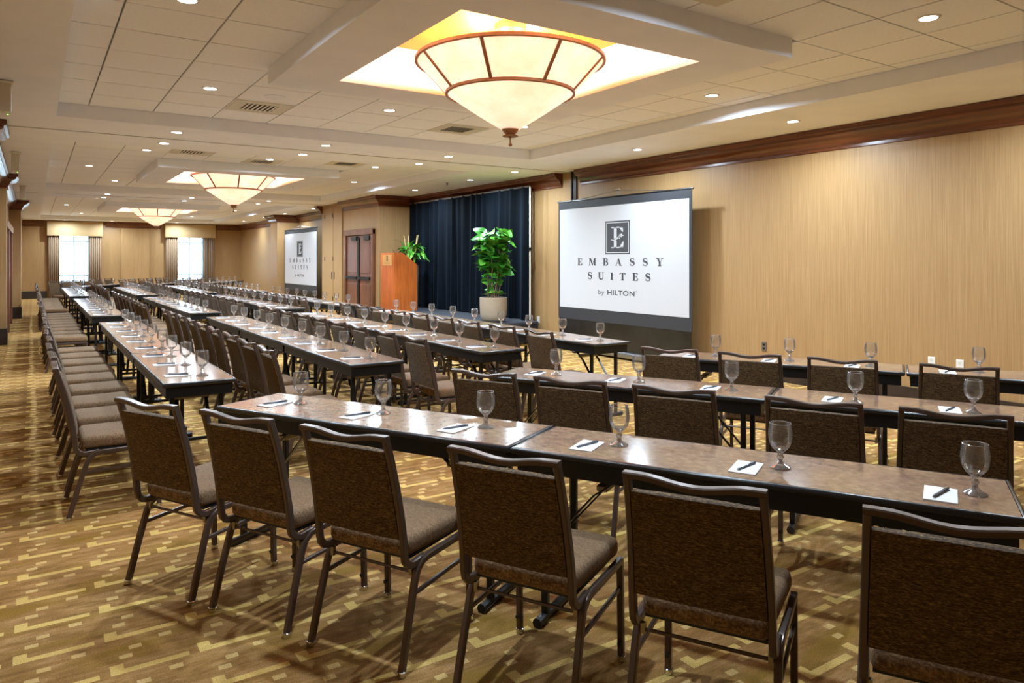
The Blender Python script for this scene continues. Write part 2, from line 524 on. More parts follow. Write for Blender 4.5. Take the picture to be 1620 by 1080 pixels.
# baseboards
def base(name, *b): return struct(MB().box(*b).obj(name, 'wood_dark_base', smooth=0))
base('baseboard_right', XR - 0.02, XR, YN, YB0, 0, 0.17)
base('baseboard_right_block', XB - 0.02, XB, YB0 - 0.02, 16.5, 0, 0.17)
base('baseboard_right_block_side', XB, XR, YB0 - 0.02, YB0, 0, 0.17)
base('baseboard_right_far', 7.78, 7.8, 26.35, YF, 0, 0.2)
base('baseboard_left', XL, XL + 0.02, 23.7, YF, 0, 0.2)
for y0, y1, xx in [(9.9, 10.6, -0.43), (15.95, 16.45, -0.42), (22.9, 23.7, -0.29)]:
    struct(MB().box(XL, xx + 0.015, y0 - 0.015, y1 + 0.015, 0, 0.3).obj('baseboard_left_pier', 'wood_dark_base', smooth=0))
base('baseboard_far_left', XL, 0.42, YF - 0.03, YF, 0, 0.3)
base('baseboard_far_right', 2.4, 4.55, YF - 0.13, YF, 0, 0.3)

# crown mouldings: profile (out, z) swept along a wall line, mitred corners
PROF = [(0, 2.84), (0.022, 2.84), (0.022, 2.872), (0.04, 2.885), (0.052, 2.92), (0.085, 2.965), (0.135, 2.99), (0.15, 3.0), (0.15, 3.022), (0.178, 3.035), (0.178, 3.085), (0, 3.085)]
ntrim = [0]
def crown(pts, parent_name=None):
    """pts: plan line with the room on the left-hand side"""
    ntrim[0] += 1
    m = MB(); n = len(pts); k = len(PROF); vs = []
    for i, p in enumerate(pts):
        p = Vector(p)
        ds = []
        if i > 0: ds.append((p - Vector(pts[i - 1])).normalized())
        if i < n - 1: ds.append((Vector(pts[i + 1]) - p).normalized())
        ns = [Vector((-d.y, d.x)) for d in ds]
        if len(ns) == 2:
            b = (ns[0] + ns[1]).normalized(); off = b / max(0.3, b.dot(ns[0]))
        else: off = ns[0]
        for o, z in PROF: vs.append((p.x + off.x * o, p.y + off.y * o, z))
    fs = [(i * k + q, i * k + (q + 1) % k, (i + 1) * k + (q + 1) % k, (i + 1) * k + q) for i in range(n - 1) for q in range(k)]
    fs += [tuple(range(k)), tuple((n - 1) * k + q for q in range(k - 1, -1, -1))]
    m.add(vs, fs)
    return struct(m.obj('trim_%d' % ntrim[0], 'wood_moulding', smooth=30))
crown([(XR, YN), (XR, 9.78)])
crown([(XR, 10.32), (XR, YB0), (XB, YB0), (XB, 18.75)])
crown([(XB, 20.45), (XB, YB1), (7.8, YB1), (7.8, 25.5), (7.05, 25.5), (7.05, 26.35), (7.8, 26.35), (7.8, YF), (6.75, YF)])
crown([(4.5, YF), (4.05, YF), (4.05, YF - 0.12), (3.0, YF - 0.12), (3.0, YF), (2.45, YF)])
crown([(0.3, YF), (XL, YF), (XL, 23.7), (-0.29, 23.7), (-0.29, 22.9), (XL, 22.9), (XL, 16.45), (-0.42, 16.45), (-0.42, 15.95), (XL, 15.95), (XL, 10.6), (-0.43, 10.6), (-0.43, 9.9), (XL, 9.9), (XL, YN)])
# vertical pocket trim where the movable partition meets the wall
struct(MB().box(XR - 0.03, XR, 9.9, 9.93, 0, ZC).box(XR - 0.03, XR, 10.02, 10.05, 0, ZC).box(XR - 0.012, XR, 9.93, 10.02, 0, ZC).obj('trim_%d' % (ntrim[0] + 1), 'wood_dark_base', smooth=0))

# partition pocket panels on the door block
for k, (y0, y1) in enumerate([(18.8, 19.46), (19.49, 20.14)]):
    p = struct(MB().rbox(XB - 0.035, XB - 0.002, y0, y1, 0.02, 2.98, 0.006, 1).obj('wall_right_pocket_panel', 'wallpaper', smooth=30))
    MB().box(XB - 0.045, XB - 0.033, y1 - 0.1 if k == 0 else y0 + 0.06, y1 - 0.06 if k == 0 else y0 + 0.1, 1.0, 1.2).obj('pull_handle', 'metal_black', p)
    for z in (0.4, 1.5, 2.7):
        MB().box(XB - 0.045, XB - 0.034, y1 + 0.002, y1 + 0.03, z, z + 0.12).obj('hinge', 'metal_black', p)

# doors -------------------------------------------------------------
def door_unit(name, xf, y0, y1, ztop, sgn, leaf='wood_door', panel=True, deep=0.07):
    """double door in a wall facing sgn*X at xf"""
    d = struct(link(name, None, None, (xf, 0, 0)))
    s = sgn
    def bx(a, b, c, e, f, g): return MB().rbox(min(a * s, b * s), max(a * s, b * s), c, e, f, g, 0.008, 1)
    bx(0.0, deep, y0 - 0.13, y0, 0, ztop + 0.13).obj('casing', 'wood_door', d)
    bx(0.0, deep, y1, y1 + 0.13, 0, ztop + 0.13).obj('casing', 'wood_door', d)
    bx(0.0, deep + 0.02, y0 - 0.13, y1 + 0.13, ztop + 0.004, ztop + 0.15).obj('head_casing', 'wood_door', d)
    ym = (y0 + y1) / 2
    for a, b, lr in ((y0 + 0.005, ym - 0.004, 1), (ym + 0.004, y1 - 0.005, -1)):
        lf = bx(0.002, 0.03, a, b, 0.01, ztop).obj('door_leaf', leaf, d)
        if panel:
            bx(0.028, 0.042, a + 0.1, b - 0.1, 1.2, ztop - 0.18).obj('panel', leaf, lf)
            bx(0.028, 0.042, a + 0.1, b - 0.1, 0.22, 0.92).obj('panel', leaf, lf)
            MB().box(*sorted((0.032 * s, 0.09 * s)), a + 0.05, b - 0.02, 1.04, 1.11).obj('push_bar', 'metal_black', lf)
            MB().box(*sorted((0.03 * s, 0.085 * s)), a + 0.06, a + 0.42, ztop - 0.13, ztop - 0.03).obj('door_closer', 'metal_black', lf)
            yc = b - 0.03 if lr == 1 else a + 0.03
            MB().box(*sorted((0.032 * s, 0.055 * s)), yc - 0.025, yc + 0.025, 0.1, ztop - 0.06).obj('vertical_rod', 'metal_black', lf)
        else:
            MB().rod((0.03 * s, b - 0.06 if lr == 1 else a + 0.06, 1.0), (0.09 * s, b - 0.06 if lr == 1 else a + 0.06, 1.0), 0.014).obj('handle', 'clasp_brass', lf)
    return d
door_unit('door_1', XB, 16.72, 18.42, 2.16, -1)
door_unit('door_2', 7.8, 20.75, 21.85, 2.16, -1)
door_unit('door_3', XL, 16.62, 18.58, 2.16, 1, panel=False, deep=0.115)
door_unit('door_4', XL, 18.95, 21.1, 2.16, 1, panel=False, deep=0.115)

# windows with sheers, curtains and valances -------------------------
def corrugated(x0, x1, z0, z1, y, amp, waves, n=None):
    m = MB(); n = n or waves * 8
    vs = []
    for i in range(n + 1):
        t_ = i / n
        yy = y + amp * math.sin(2 * math.pi * waves * t_) + 0.3 * amp * math.sin(2 * math.pi * waves * 0.37 * t_ + 1)
        for z in (z0, z1): vs.append((x0 + (x1 - x0) * t_, yy, z))
    fs = [(2 * i, 2 * i + 2, 2 * i + 3, 2 * i + 1) for i in range(n)]
    return m.add(vs, fs)
for k, (w, vx) in enumerate(((W1, (0.42, 2.34)), (W2, (4.64, 6.66)))):
    side = ('left', 'right')[k]
    wd = struct(link('window_%d' % (k + 1), None, None, (0, YF, 0)))
    x0, x1, z0, z1 = w
    m = MB()
    for a, b in ((x0, x0 + 0.05), (x1 - 0.05, x1), ((x0 + x1) / 2 - 0.03, (x0 + x1) / 2 + 0.03)): m.box(a, b, 0.1, 0.16, z0, z1)
    for a, b in ((z0, z0 + 0.05), (z1 - 0.05, z1), (0.86, 0.92), (2.24, 2.3)): m.box(x0, x1, 0.102, 0.158, a, b)
    m.obj('window_frame', 'window_frame', wd, 0)
    for xa, xb in ((x0 + 0.05, (x0 + x1) / 2 - 0.03), ((x0 + x1) / 2 + 0.03, x1 - 0.05)):
        for za, zb in ((z0 + 0.05, 0.86), (0.92, 2.24), (2.3, z1 - 0.05)):
            MB().box(xa, xb, 0.126, 0.132, za, zb).obj('pane', 'pane', wd, 0)
    MB().box(x0 - 0.05, x1 + 0.05, -0.03, 0.1, z0 - 0.04, z0).obj('window_sill', 'window_frame', wd, 0)
    tag(corrugated(x0 - 0.03, x1 + 0.03, 0.0, 2.478, YF - 0.09, 0.018, 14).obj('sheer_curtain', 'sheer'), 'white sheer curtain glowing with daylight in the %s far window' % side, 'curtain', 'sheer curtains')
    for q, (a, b) in enumerate(((vx[0] + 0.04, x0 + 0.04), (x1 - 0.02, vx[1] - 0.08))):
        m = corrugated(a, b, 0.0, 2.478, YF - 0.17, 0.035, 6)
        o = m.obj('curtain_panel', 'curtain')
        sol = o.modifiers.new('thickness', 'SOLIDIFY'); sol.thickness = 0.008
        tag(o, 'tan pleated curtain panel on the %s side of the %s far window' % (('left', 'right')[q], side), 'curtain', 'tan curtain panels')
    m = MB().rbox(vx[0], vx[1], YF - 0.28, YF - 0.02, 2.48, 3.06, 0.015, 2)
    tag(m.obj('valance', 'valance'), 'tan upholstered valance box over the %s far window' % side, 'valance', 'window valances')

# ------------------------------------------------------------------ furniture protos
TL, TW, TZ = 1.83, 0.457, 0.745
def table_proto():
    L, W = TL - 0.006, TW
    top = MB().rbox(0.012, L - 0.012, 0.012, W - 0.012, TZ - 0.02, TZ, 0.003, 1).mesh('table_top', 'laminate')
    # rounded black edge band all round
    m = MB()
    r = 0.014
    sec = [(0, 0.0), (0.006, -0.0005), (0.012, -0.004), (0.0145, -0.011), (0.013, -0.02), (0.008, -0.027), (0, -0.029)]
    path = [(0.012, 0.012), (L - 0.012, 0.012), (L - 0.012, W - 0.012), (0.012, W - 0.012)]
    dirs = [(-1, -1), (1, -1), (1, 1), (-1, 1)]
    vs = []
    for (px, py), (dx, dy) in zip(path, dirs):
        for o, z in sec: vs.append((px + dx * o, py + dy * o, TZ + z))
    k = len(sec)
    fs = [(i * k + q, i * k + q + 1, ((i + 1) % 4) * k + q + 1, ((i + 1) % 4) * k + q) for i in range(4) for q in range(k - 1)]
    m.add(vs, fs)
    edge = m.mesh('edge_band', 'edge_black', 50)
    under = MB().box(0.012, L - 0.012, 0.012, W - 0.012, TZ - 0.03, TZ - 0.021).mesh('underside', 'edge_black', 0)
    a = 0.022
    ap = MB()
    z0, z1 = TZ - 0.10, TZ - 0.028
    ap.box(a, L - a, a, a + 0.02, z0, z1).box(a, L - a, W - a - 0.02, W - a, z0, z1)
    ap.box(a, a + 0.02, a + 0.02, W - a - 0.02, z0, z1).box(L - a - 0.02, L - a, a + 0.02, W - a - 0.02, z0, z1)
    apron = ap.mesh('apron', 'metal_black', 0)
    parts = [('table_top', top, []), ('edge_band', edge, []), ('underside', under, []), ('apron', apron, [])]
    for e in (0, 1):
        sx = 0.13 if e == 0 else L - 0.13
        d = 1 if e == 0 else -1
        for yy in (0.075, W - 0.075):
            leg = MB().tube([(sx, yy, 0.035), (sx, yy, TZ - 0.03)], rects(0.03, 0.03, 0.004), side=(1, 0, 0)).mesh('leg', 'metal_black')
            parts.append(('leg', leg, []))
        foot = MB().rod((sx, 0.0, 0.022), (sx, W, 0.022), 0.02, 10).mesh('foot', 'metal_black')
        cap = MB().rod((sx, -0.006, 0.022), (sx, 0.012, 0.022), 0.0215, 10).mesh('foot_cap', 'bumper_black')
        cap2 = MB().rod((sx, W - 0.012, 0.022), (sx, W + 0.006, 0.022), 0.0215, 10).mesh('foot_cap', 'bumper_black')
        parts.append(('foot', foot, [('foot_cap', cap), ('foot_cap', cap2)]))
        for yy in (0.13, W - 0.13):
            br = MB().tube([(sx + d * 0.42, yy, TZ - 0.03), (sx + d * 0.2, yy, 0.55), (sx + d * 0.015, yy, 0.34)], rects(0.022, 0.007), side=(0, 1, 0)).mesh('brace', 'metal_black')
            parts.append(('brace', br, []))
        lock = MB().rbox(sx + d * 0.24 - 0.025, sx + d * 0.24 + 0.025, 0.12, W - 0.12, 0.575, 0.6, 0.004, 1).mesh('brace_lock', 'clasp_brass')
        parts.append(('brace_lock', lock, []))
        xb = MB().box(sx - 0.01, sx + 0.01, 0.075, W - 0.075, 0.33, 0.35).mesh('leg_crossbar', 'metal_black')
        parts.append(('leg_crossbar', xb, []))
    return parts
TABLE = table_proto()

def chair_proto(full=True):
    parts = []
    # seat cushion: crowned rounded block
    m = MB().rbox(-0.212, 0.212, -0.172, 0.25, 0.404, 0.48, 0.026, 3)
    vs = []
    for x, y, z in m.v:
        if z > 0.45: z += 0.012 * max(0, 1 - (x / 0.2) ** 2) * max(0, 1 - ((y - 0.02) / 0.24) ** 2)
        vs.append((x * (0.93 + 0.22 * min(0.36, max(0, y + 0.17))), y, z))
    m.v = vs
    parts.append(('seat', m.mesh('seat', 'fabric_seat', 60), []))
    # back panel, following the curve of the posts
    def ycurve(z):   # back line: leaning, slightly concave
        t_ = (z - 0.45) / (0.895 - 0.45)
        return -0.205 - 0.098 * (0.45 * t_ + 0.55 * t_ * t_)
    nz, nx = 7, 5
    z0, z1, hw, th = 0.497, 0.842, 0.186, 0.024
    vs = []; fs = []
    def shell(sgn):
        o = len(vs)
        for i in range(nz + 1):
            z = z0 + (z1 - z0) * i / nz
            for j in range(nx + 1):
                hz = 0.199 + 0.012 * (0.89 - z) / 0.4 - 0.0115
                x = hz * (-1 + 2 * j / nx)
                e = min(1.0, min(i, nz - i) / 1.0 + 0.35) * min(1.0, min(j, nx - j) / 1.0 + 0.35)
                puff = (0.006 if sgn > 0 else 0.003) * (1 - (x / hw) ** 2)
                vs.append((x, ycurve(z) + sgn * (th * (0.55 + 0.45 * min(1, e)) + puff), z))
        return o
    a = shell(1); b = shell(-1); q = nx + 1
    for i in range(nz):
        for j in range(nx):
            for o in (a, b): fs.append((o + i * q + j, o + i * q + j + 1, o + (i + 1) * q + j + 1, o + (i + 1) * q + j))
    for i in range(nz):
        for j in (0, nx): fs.append((a + i * q + j, a + (i + 1) * q + j, b + (i + 1) * q + j, b + i * q + j))
    for j in range(nx):
        for i in (0, nz): fs.append((a + i * q + j, a + i * q + j + 1, b + i * q + j + 1, b + i * q + j))
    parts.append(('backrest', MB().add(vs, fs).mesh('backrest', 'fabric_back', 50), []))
    # back posts curling forward under the seat
    pz = [0.892, 0.8, 0.7, 0.6, 0.53, 0.48]
    for s in (-1, 1):
        path = []
        for z in pz:
            path.append((s * (0.199 + 0.012 * (0.89 - z) / 0.4), ycurve(z), z))
        path += [(s * 0.211, -0.206, 0.44), (s * 0.211, -0.200, 0.412), (s * 0.211, -0.182, 0.391), (s * 0.211, -0.155, 0.382), (s * 0.211, -0.08, 0.388)]
        parts.append(('back_post', MB().tube(path, rects(0.022, 0.030, 0.004), side=(1, 0, 0)).mesh('back_post', 'chair_metal'), []))
    # crest rail, dipping in the middle
    n = 12; path = []
    for i in range(n + 1):
        u = -1 + 2 * i / n
        dip = 0.5 * (1 + math.cos(math.pi * max(-1, min(1, u * 1.25))))
        path.append((u * 0.21, ycurve(0.892) - 0.003 + 0.004 * dip, 0.894 - 0.02 * dip))
    parts.append(('crest_rail', MB().tube(path, rects(0.034, 0.020, 0.004)).mesh('crest_rail', 'chair_metal'), []))
    # rear legs bending into the side rails, front legs, stretchers
    for s in (-1, 1):
        path = [(s * 0.226, -0.242, 0.006), (s * 0.222, -0.19, 0.19), (s * 0.219, -0.148, 0.325), (s * 0.218, -0.13, 0.358), (s * 0.218, -0.1, 0.38), (s * 0.218, -0.06, 0.386), (s * 0.22, 0.09, 0.388), (s * 0.22, 0.232, 0.390)]
        rear = MB().tube(path, rects(0.024, 0.028, 0.004), side=(1, 0, 0)).mesh('leg', 'chair_metal')
        g1 = MB().lathe([(0.017, 0.0), (0.018, 0.006), (0.018, 0.02), (0.015, 0.022)], 10, s * 0.226, -0.241, 0.0).mesh('glide', 'chrome')
        parts.append(('leg', rear, [('glide', g1)] if full else []))
        front = MB().tube([(s * 0.221, 0.247, 0.006), (s * 0.22, 0.236, 0.399)], rects(0.024, 0.026, 0.004), side=(1, 0, 0)).mesh('leg', 'chair_metal')
        g2 = MB().lathe([(0.017, 0.0), (0.018, 0.006), (0.018, 0.02), (0.015, 0.022)], 10, s * 0.221, 0.247, 0.0).mesh('glide', 'chrome')
        b2 = MB().rod((s * 0.221, 0.232, 0.075), (s * 0.221, 0.223, 0.075), 0.009, 8).mesh('bumper', 'bumper_black')
        parts.append(('leg', front, [('glide', g2), ('bumper', b2)] if full else []))
        st = MB().tube([(s * 0.220, -0.165, 0.272), (s * 0.22, 0.236, 0.285)], rects(0.013, 0.018, 0.003), side=(1, 0, 0)).mesh('stretcher', 'chair_metal')
        parts.append(('stretcher', st, []))
    cb = MB().rod((-0.21, -0.142, 0.348), (0.21, -0.142, 0.348), 0.006, 6)
    clip1 = MB().box(-0.205, -0.19, -0.15, -0.134, 0.335, 0.37).mesh('clip', 'clasp_brass', 0)
    clip2 = MB().box(0.19, 0.205, -0.15, -0.134, 0.335, 0.37).mesh('clip', 'clasp_brass', 0)
    parts.append(('crossbar', cb.mesh('crossbar', 'chair_metal'), [('clip', clip1), ('clip', clip2)] if full else []))
    pan = MB().box(-0.19, 0.19, -0.15, 0.22, 0.395, 0.405).mesh('seat_pan', 'bumper_black', 0)
    parts.append(('seat_pan', pan, []))
    return parts
CHAIR_FULL, CHAIR_FAR = chair_proto(True), chair_proto(False)

def glass_proto():
    bowl = MB().lathe([(0.0085, 0.060), (0.018, 0.066), (0.03, 0.077), (0.039, 0.092), (0.0435, 0.110), (0.0447, 0.128), (0.043, 0.150), (0.0395, 0.172)], 20, cap=False).mesh('bowl', 'glass_thin', 60)
    rim = MB().tube([(0.0395 * math.cos(a * math.pi / 10), 0.0395 * math.sin(a * math.pi / 10), 0.172) for a in range(20)], circ(0.0015, 5), closed=True).mesh('rim', 'glass_solid')
    # faceted heavy base of the bowl, knobbed stem and foot
    stem = MB().lathe([(0.039, 0.0), (0.0395, 0.003), (0.034, 0.007), (0.023, 0.0125), (0.013, 0.020), (0.0085, 0.030), (0.0135, 0.042), (0.010, 0.05), (0.009, 0.056), (0.017, 0.065), (0.0292, 0.0765), (0.026, 0.078), (0.014, 0.070), (0.001, 0.068)], 12).mesh('stem', 'glass_solid', 20)
    return [('bowl', bowl, [('rim', rim)]), ('stem', stem, [])]
GLASS = glass_proto()
PAD = [('pad', None)]
pad_me = MB().box(-0.05, 0.05, -0.085, 0.085, 0, 0.004).mesh('notepad', 'paper', 0)
def pen_proto():
    body = MB().lathe([(0.0015, -0.07), (0.0045, -0.058), (0.005, -0.05), (0.005, 0.05)], 8)
    body.v = [(x, z, y + 0.005) for x, y, z in body.v]
    tip = MB().lathe([(0.0053, 0.02), (0.0055, 0.05), (0.0052, 0.068), (0.003, 0.072)], 8)
    tip.v = [(x, z, y + 0.0055) for x, y, z in tip.v]
    clip = MB().box(-0.0012, 0.0012, 0.03, 0.068, 0.0105, 0.012)
    return [('barrel', body.mesh('barrel', 'pen_grey'), []), ('cap', tip.mesh('cap', 'pen_dark'), [('clip', clip.mesh('clip', 'chrome', 0))])]
PEN = pen_proto()

# ------------------------------------------------------------------ table runs with their places
# local frame: +x along the table (to the sitter's right), +y across it away from the sitter
nchairs = [0]
def run(origin, ang, ntab, where, where_pl, full, ends, chair_s=None, glass_s=None, pad_s=None, skip=(), chair_t=-0.31, shift=0.0):
    A = R(ang)
    rz = math.atan2(-math.cos(A), math.sin(A))
    ux = Vector((math.sin(A), -math.cos(A), 0)); uy = Vector((math.cos(A), math.sin(A), 0))
    O = Vector((origin[0], origin[1], 0))
    near_is_last = ends == 'near'
    for k in range(ntab):
        idx = ntab - 1 - k if near_is_last else k
        pos = {1: ['only'], 2: ['first', 'second'], 3: ['first', 'second', 'third']}[ntab][idx]
        end = 'near end' if near_is_last else 'left'
        place(TABLE, 'folding_table', 'brown laminate folding table, %s from %s, %s' % (pos, end, where), 'table', O + ux * (k * (TL + 0.006)), rz, 'folding tables ' + where_pl)
    nseat = 3 * ntab
    for i in range(nseat):
        s0 = (i + 0.5) * TL / 3 + (i // 3) * 0.006
        jt = random.uniform
        s = chair_s[i] if chair_s else s0 + shift + jt(-0.025, 0.025)
        idx = nseat - 1 - i if near_is_last else i
        spot = '%s from %s, %s' % (ORD[idx], 'near end' if near_is_last else 'left', where)
        if i not in skip:
            p = O + ux * s + uy * (chair_t + (jt(-0.02, 0.004) if not chair_s else jt(-0.006, 0.006)))
            place(CHAIR_FULL if full else CHAIR_FAR, 'banquet_chair', 'brown fabric chair, ' + spot, 'chair', p, rz + R(jt(-2.5, 2.5) if not chair_s else jt(-1, 1)), 'chairs ' + where_pl)
        g = glass_s[i] if glass_s else (s0 + 0.075 + jt(-0.02, 0.02), 0.27 + jt(-0.015, 0.015))
        p = O + ux * g[0] + uy * g[1]
        place(GLASS, 'water_glass', 'stemmed water glass, ' + spot, 'glass', (p.x, p.y, TZ), rz + jt(0, 1), 'water glasses ' + where_pl)
        d = pad_s[i] if pad_s else (s0 - 0.035 + jt(-0.015, 0.015), 0.15 + jt(-0.012, 0.012))
        p = O + ux * d[0] + uy * d[1]
        tilt = R(jt(-3, 3))
        tag(link('notepad', pad_me, None, (p.x, p.y, TZ + 0.0004), rz + tilt), 'white notepad, ' + spot, 'notepad', 'notepads ' + where_pl)
        place(PEN, 'pen', 'grey pen on notepad %s' % spot, 'pen', (p.x, p.y, TZ + 0.0046), rz + tilt + R(-22 + jt(-5, 5)), 'pens ' + where_pl)

# angled rows nearest the camera
run((0.834, 4.21), 28.3, 2, 'nearest angled row', 'in the nearest angled row', True, 'left',
    chair_s=[0.285, 0.868, 1.452, 2.138, 2.768, 3.43],
    glass_s=[(0.36, 0.27), (0.93, 0.28), (1.56, 0.262), (2.236, 0.25), (2.90, 0.225), (3.535, 0.21)],
    pad_s=[(0.245, 0.19), (0.85, 0.17), (1.447, 0.17), (2.12, 0.17), (2.785, 0.155), (3.43, 0.14)])
run((2.625, 4.27), 28.6, 2, 'middle angled row', 'in the middle angled row', True, 'left',
    chair_s=[0.38, 0.925, 1.49, 2.155, 2.71, 3.36], chair_t=-0.43,
    glass_s=[(0.39, 0.27), (1.0, 0.24), (1.6, 0.21), (2.29, 0.14), (2.85, 0.14), (3.45, 0.2)],
    pad_s=[(0.25, 0.22), (0.845, 0.21), (1.47, 0.21), (2.17, 0.17), (2.745, 0.15), (3.3, 0.16)])
run((4.30, 4.36), 28.6, 2, 'angled row along the gold wall', 'in the angled row along the gold wall', True, 'left',
    chair_s=[0.313, 0.87, 1.455, 2.105, 2.75, 3.36], chair_t=-0.37,
    glass_s=[(0.44, 0.26), (1.02, 0.26), (1.6, 0.22), (2.29, 0.26), (2.85, 0.2), (3.45, 0.2)])
# long rows down the room
ROWN = ['leftmost long row', 'second long row from left', 'third long row from left', 'long row beside the stage']
BLK = ['near block', 'middle block', 'far block']
X0 = [[0.69, 0.662, 0.633], [2.01, 1.93, 1.91], [3.24, 3.30, 3.29], [4.42, 4.42, 4.50]]
Y0 = [[5.12, 11.8, 18.5], [5.28, 11.65, 18.2], [5.38, 11.88, 18.75], [5.27, 12.2, 18.75]]
for ci in range(4):
    for bi in range(3):
        L3 = 3 * (TL + 0.006)
        run((X0[ci][bi], Y0[ci][bi] + L3), 0.0, 3, '%s, %s' % (BLK[bi], ROWN[ci]), 'in the %s of the %s' % (BLK[bi], ROWN[ci]), bi == 0, 'near', chair_t=-0.282, shift=0.2)
# angled rows at the far end
for k, (x, y) in enumerate([(0.82, 24.95), (2.70, 25.45), (4.38, 25.95)]):
    A = R(-32)
    o = (x - 2 * TL * math.sin(A), y + 2 * TL * math.cos(A))
    nm = ['left', 'middle', 'right'][k]
    run(o, -32, 2, 'far angled row on the %s' % nm, 'in the far angled row on the %s' % nm, False, 'near')

# ------------------------------------------------------------------ projection screens
def ribbon(m, pts, ws):
    """pts in 2-D, half widths"""
    n = len(pts); vs = []
    for i, (x, z) in enumerate(pts):
        a = pts[max(0, i - 1)]; b = pts[min(n - 1, i + 1)]
        dx, dz = b[0] - a[0], b[1] - a[1]; L = math.hypot(dx, dz) or 1
        w = ws[i] if isinstance(ws, (list, tuple)) else ws
        vs += [(x - dz / L * w, z + dx / L * w), (x + dz / L * w, z - dx / L * w)]
    return vs, [(2 * i, 2 * i + 2, 2 * i + 3, 2 * i + 1) for i in range(n - 1)]
class Glyph:
    def __init__(self): self.v = []; self.f = []
    def add(self, vf):
        o = len(self.v); self.v += vf[0]; self.f += [tuple(i + o for i in f) for f in vf[1]]; return self
    def r(self, x0, z0, x1, z1): return self.add(([(x0, z0), (x1, z0), (x1, z1), (x0, z1)], [(0, 1, 2, 3)]))
    def p(self, *pts): return self.add((list(pts), [tuple(range(len(pts)))]))
    def rb(self, pts, w): return self.add(ribbon(None, pts, w))
def arc(cx, cz, rx, rz_, a0, a1, n=14):
    return [(cx + rx * math.cos(R(a0 + (a1 - a0) * i / n)), cz + rz_ * math.sin(R(a0 + (a1 - a0) * i / n))) for i in range(n + 1)]
def glyph(ch):
    g = Glyph(); h = 0.075
    if ch == 'E':
        g.r(.1, 0, .38, 1).r(0, 0, .82, h).r(0, 1 - h, .78, 1).r(.3, .48, .6, .53)
        g.p((.82, 0), (.86, .32), (.8, .32), (.6, h), (.6, 0)).p((.78, 1), (.8, .72), (.74, .72), (.58, 1 - h), (.58, 1)).p((.6, .34), (.64, .34), (.64, .67), (.6, .67), (.52, .505)); w = .86
    elif ch == 'M':
        g.r(.09, 0, .17, 1).r(0, 0, .28, h).r(0, 1 - h, .3, 1).r(.88, 0, 1.15, 1).r(.8, 0, 1.24, h).r(.98, 1 - h, 1.24, 1)
        g.p((.09, 1), (.37, 1), (.7, .1), (.55, 0)).p((.56, 0), (.66, 0), (1.0, 1), (.92, 1)); w = 1.24
    elif ch == 'B':
        g.r(.1, 0, .38, 1).r(0, 0, .5, h).r(0, 1 - h, .48, 1).r(.3, .5, .5, .55)
        g.rb(arc(.46, .76, .24, .215, 90, -90), [.03 + .08 * math.sin(math.pi * i / 14) for i in range(15)])
        g.rb(arc(.48, .275, .29, .245, 90, -90), [.03 + .09 * math.sin(math.pi * i / 14) for i in range(15)]); w = .86
    elif ch == 'A':
        g.p((.1, 0), (.17, 0), (.5, .86), (.46, 1)).p((.46, 1), (.56, 1), (.96, 0), (.7, 0), (.4, .8)).r(.26, .3, .74, .36).r(0, 0, .28, h).r(.58, 0, 1.06, h); w = 1.06
    elif ch == 'S':
        pts = arc(.4, .74, .27, .225, 20, 210, 12) + arc(.4, .27, .29, .235, 60, -160, 14)
        n = len(pts)
        ws = [.045 + .1 * math.exp(-((i / (n - 1) - .5) / .17) ** 2) + .02 * (i < 2 or i > n - 3) for i in range(n)]
        g.rb(pts, ws).p((.64, .98), (.69, .98), (.69, .68), (.64, .7)).p((.06, .02), (.11, .02), (.12, .32), (.06, .34)); w = .76
    elif ch == 'Y':
        g.p((.1, 1), (.36, 1), (.62, .46), (.42, .42)).p((.84, 1), (.91, 1), (.62, .42), (.56, .42)).r(.39, 0, .66, .5).r(.28, 0, .76, h).r(0, 1 - h, .48, 1).r(.7, 1 - h, 1.04, 1); w = 1.04
    elif ch == 'U':
        g.r(.1, .3, .36, 1).r(.79, .3, .87, 1).r(0, 1 - h, .46, 1).r(.66, 1 - h, 1.0, 1)
        g.rb(arc(.53, .3, .3, .255, 180, 360), [.13 - .09 * i / 14 for i in range(15)]); w = 1.0
    elif ch == 'I':
        g.r(.1, 0, .38, 1).r(0, 0, .46, h).r(0, 1 - h, .46, 1); w = .46
    elif ch == 'T':
        g.r(.33, 0, .61, 1).r(.22, 0, .72, h).r(.02, 1 - h, .92, 1).p((.02, 1), (.2, 1), (.2, 1 - h), (.06, .68), (0, .68)).p((.92, 1), (.74, 1), (.74, 1 - h), (.88, .68), (.94, .68)); w = .94
    return g, w
def word(text, cap, total):
    """letters spread over total width, centred on 0"""
    gs = [glyph(c) for c in text]
    ws = sum(w for g, w in gs) * cap * 1.22
    gap = (total - ws) / (len(text) - 1)
    x = -total / 2; V = []; F = []
    for g, w in gs:
        o = len(V)
        V += [(x + a * cap * 1.22, b * cap) for a, b in g.v]; F += [tuple(i + o for i in f) for f in g.f]
        x += w * cap * 1.22 + gap
    return V, F
def print_mesh(V, F, name, mat, parent, cx, cz, out=-0.001):
    m = MB().add([(out, -(x + cx), z + cz) for x, z in V], F)
    me = m.mesh(name, mat, 0)
    return link(name, me, parent)
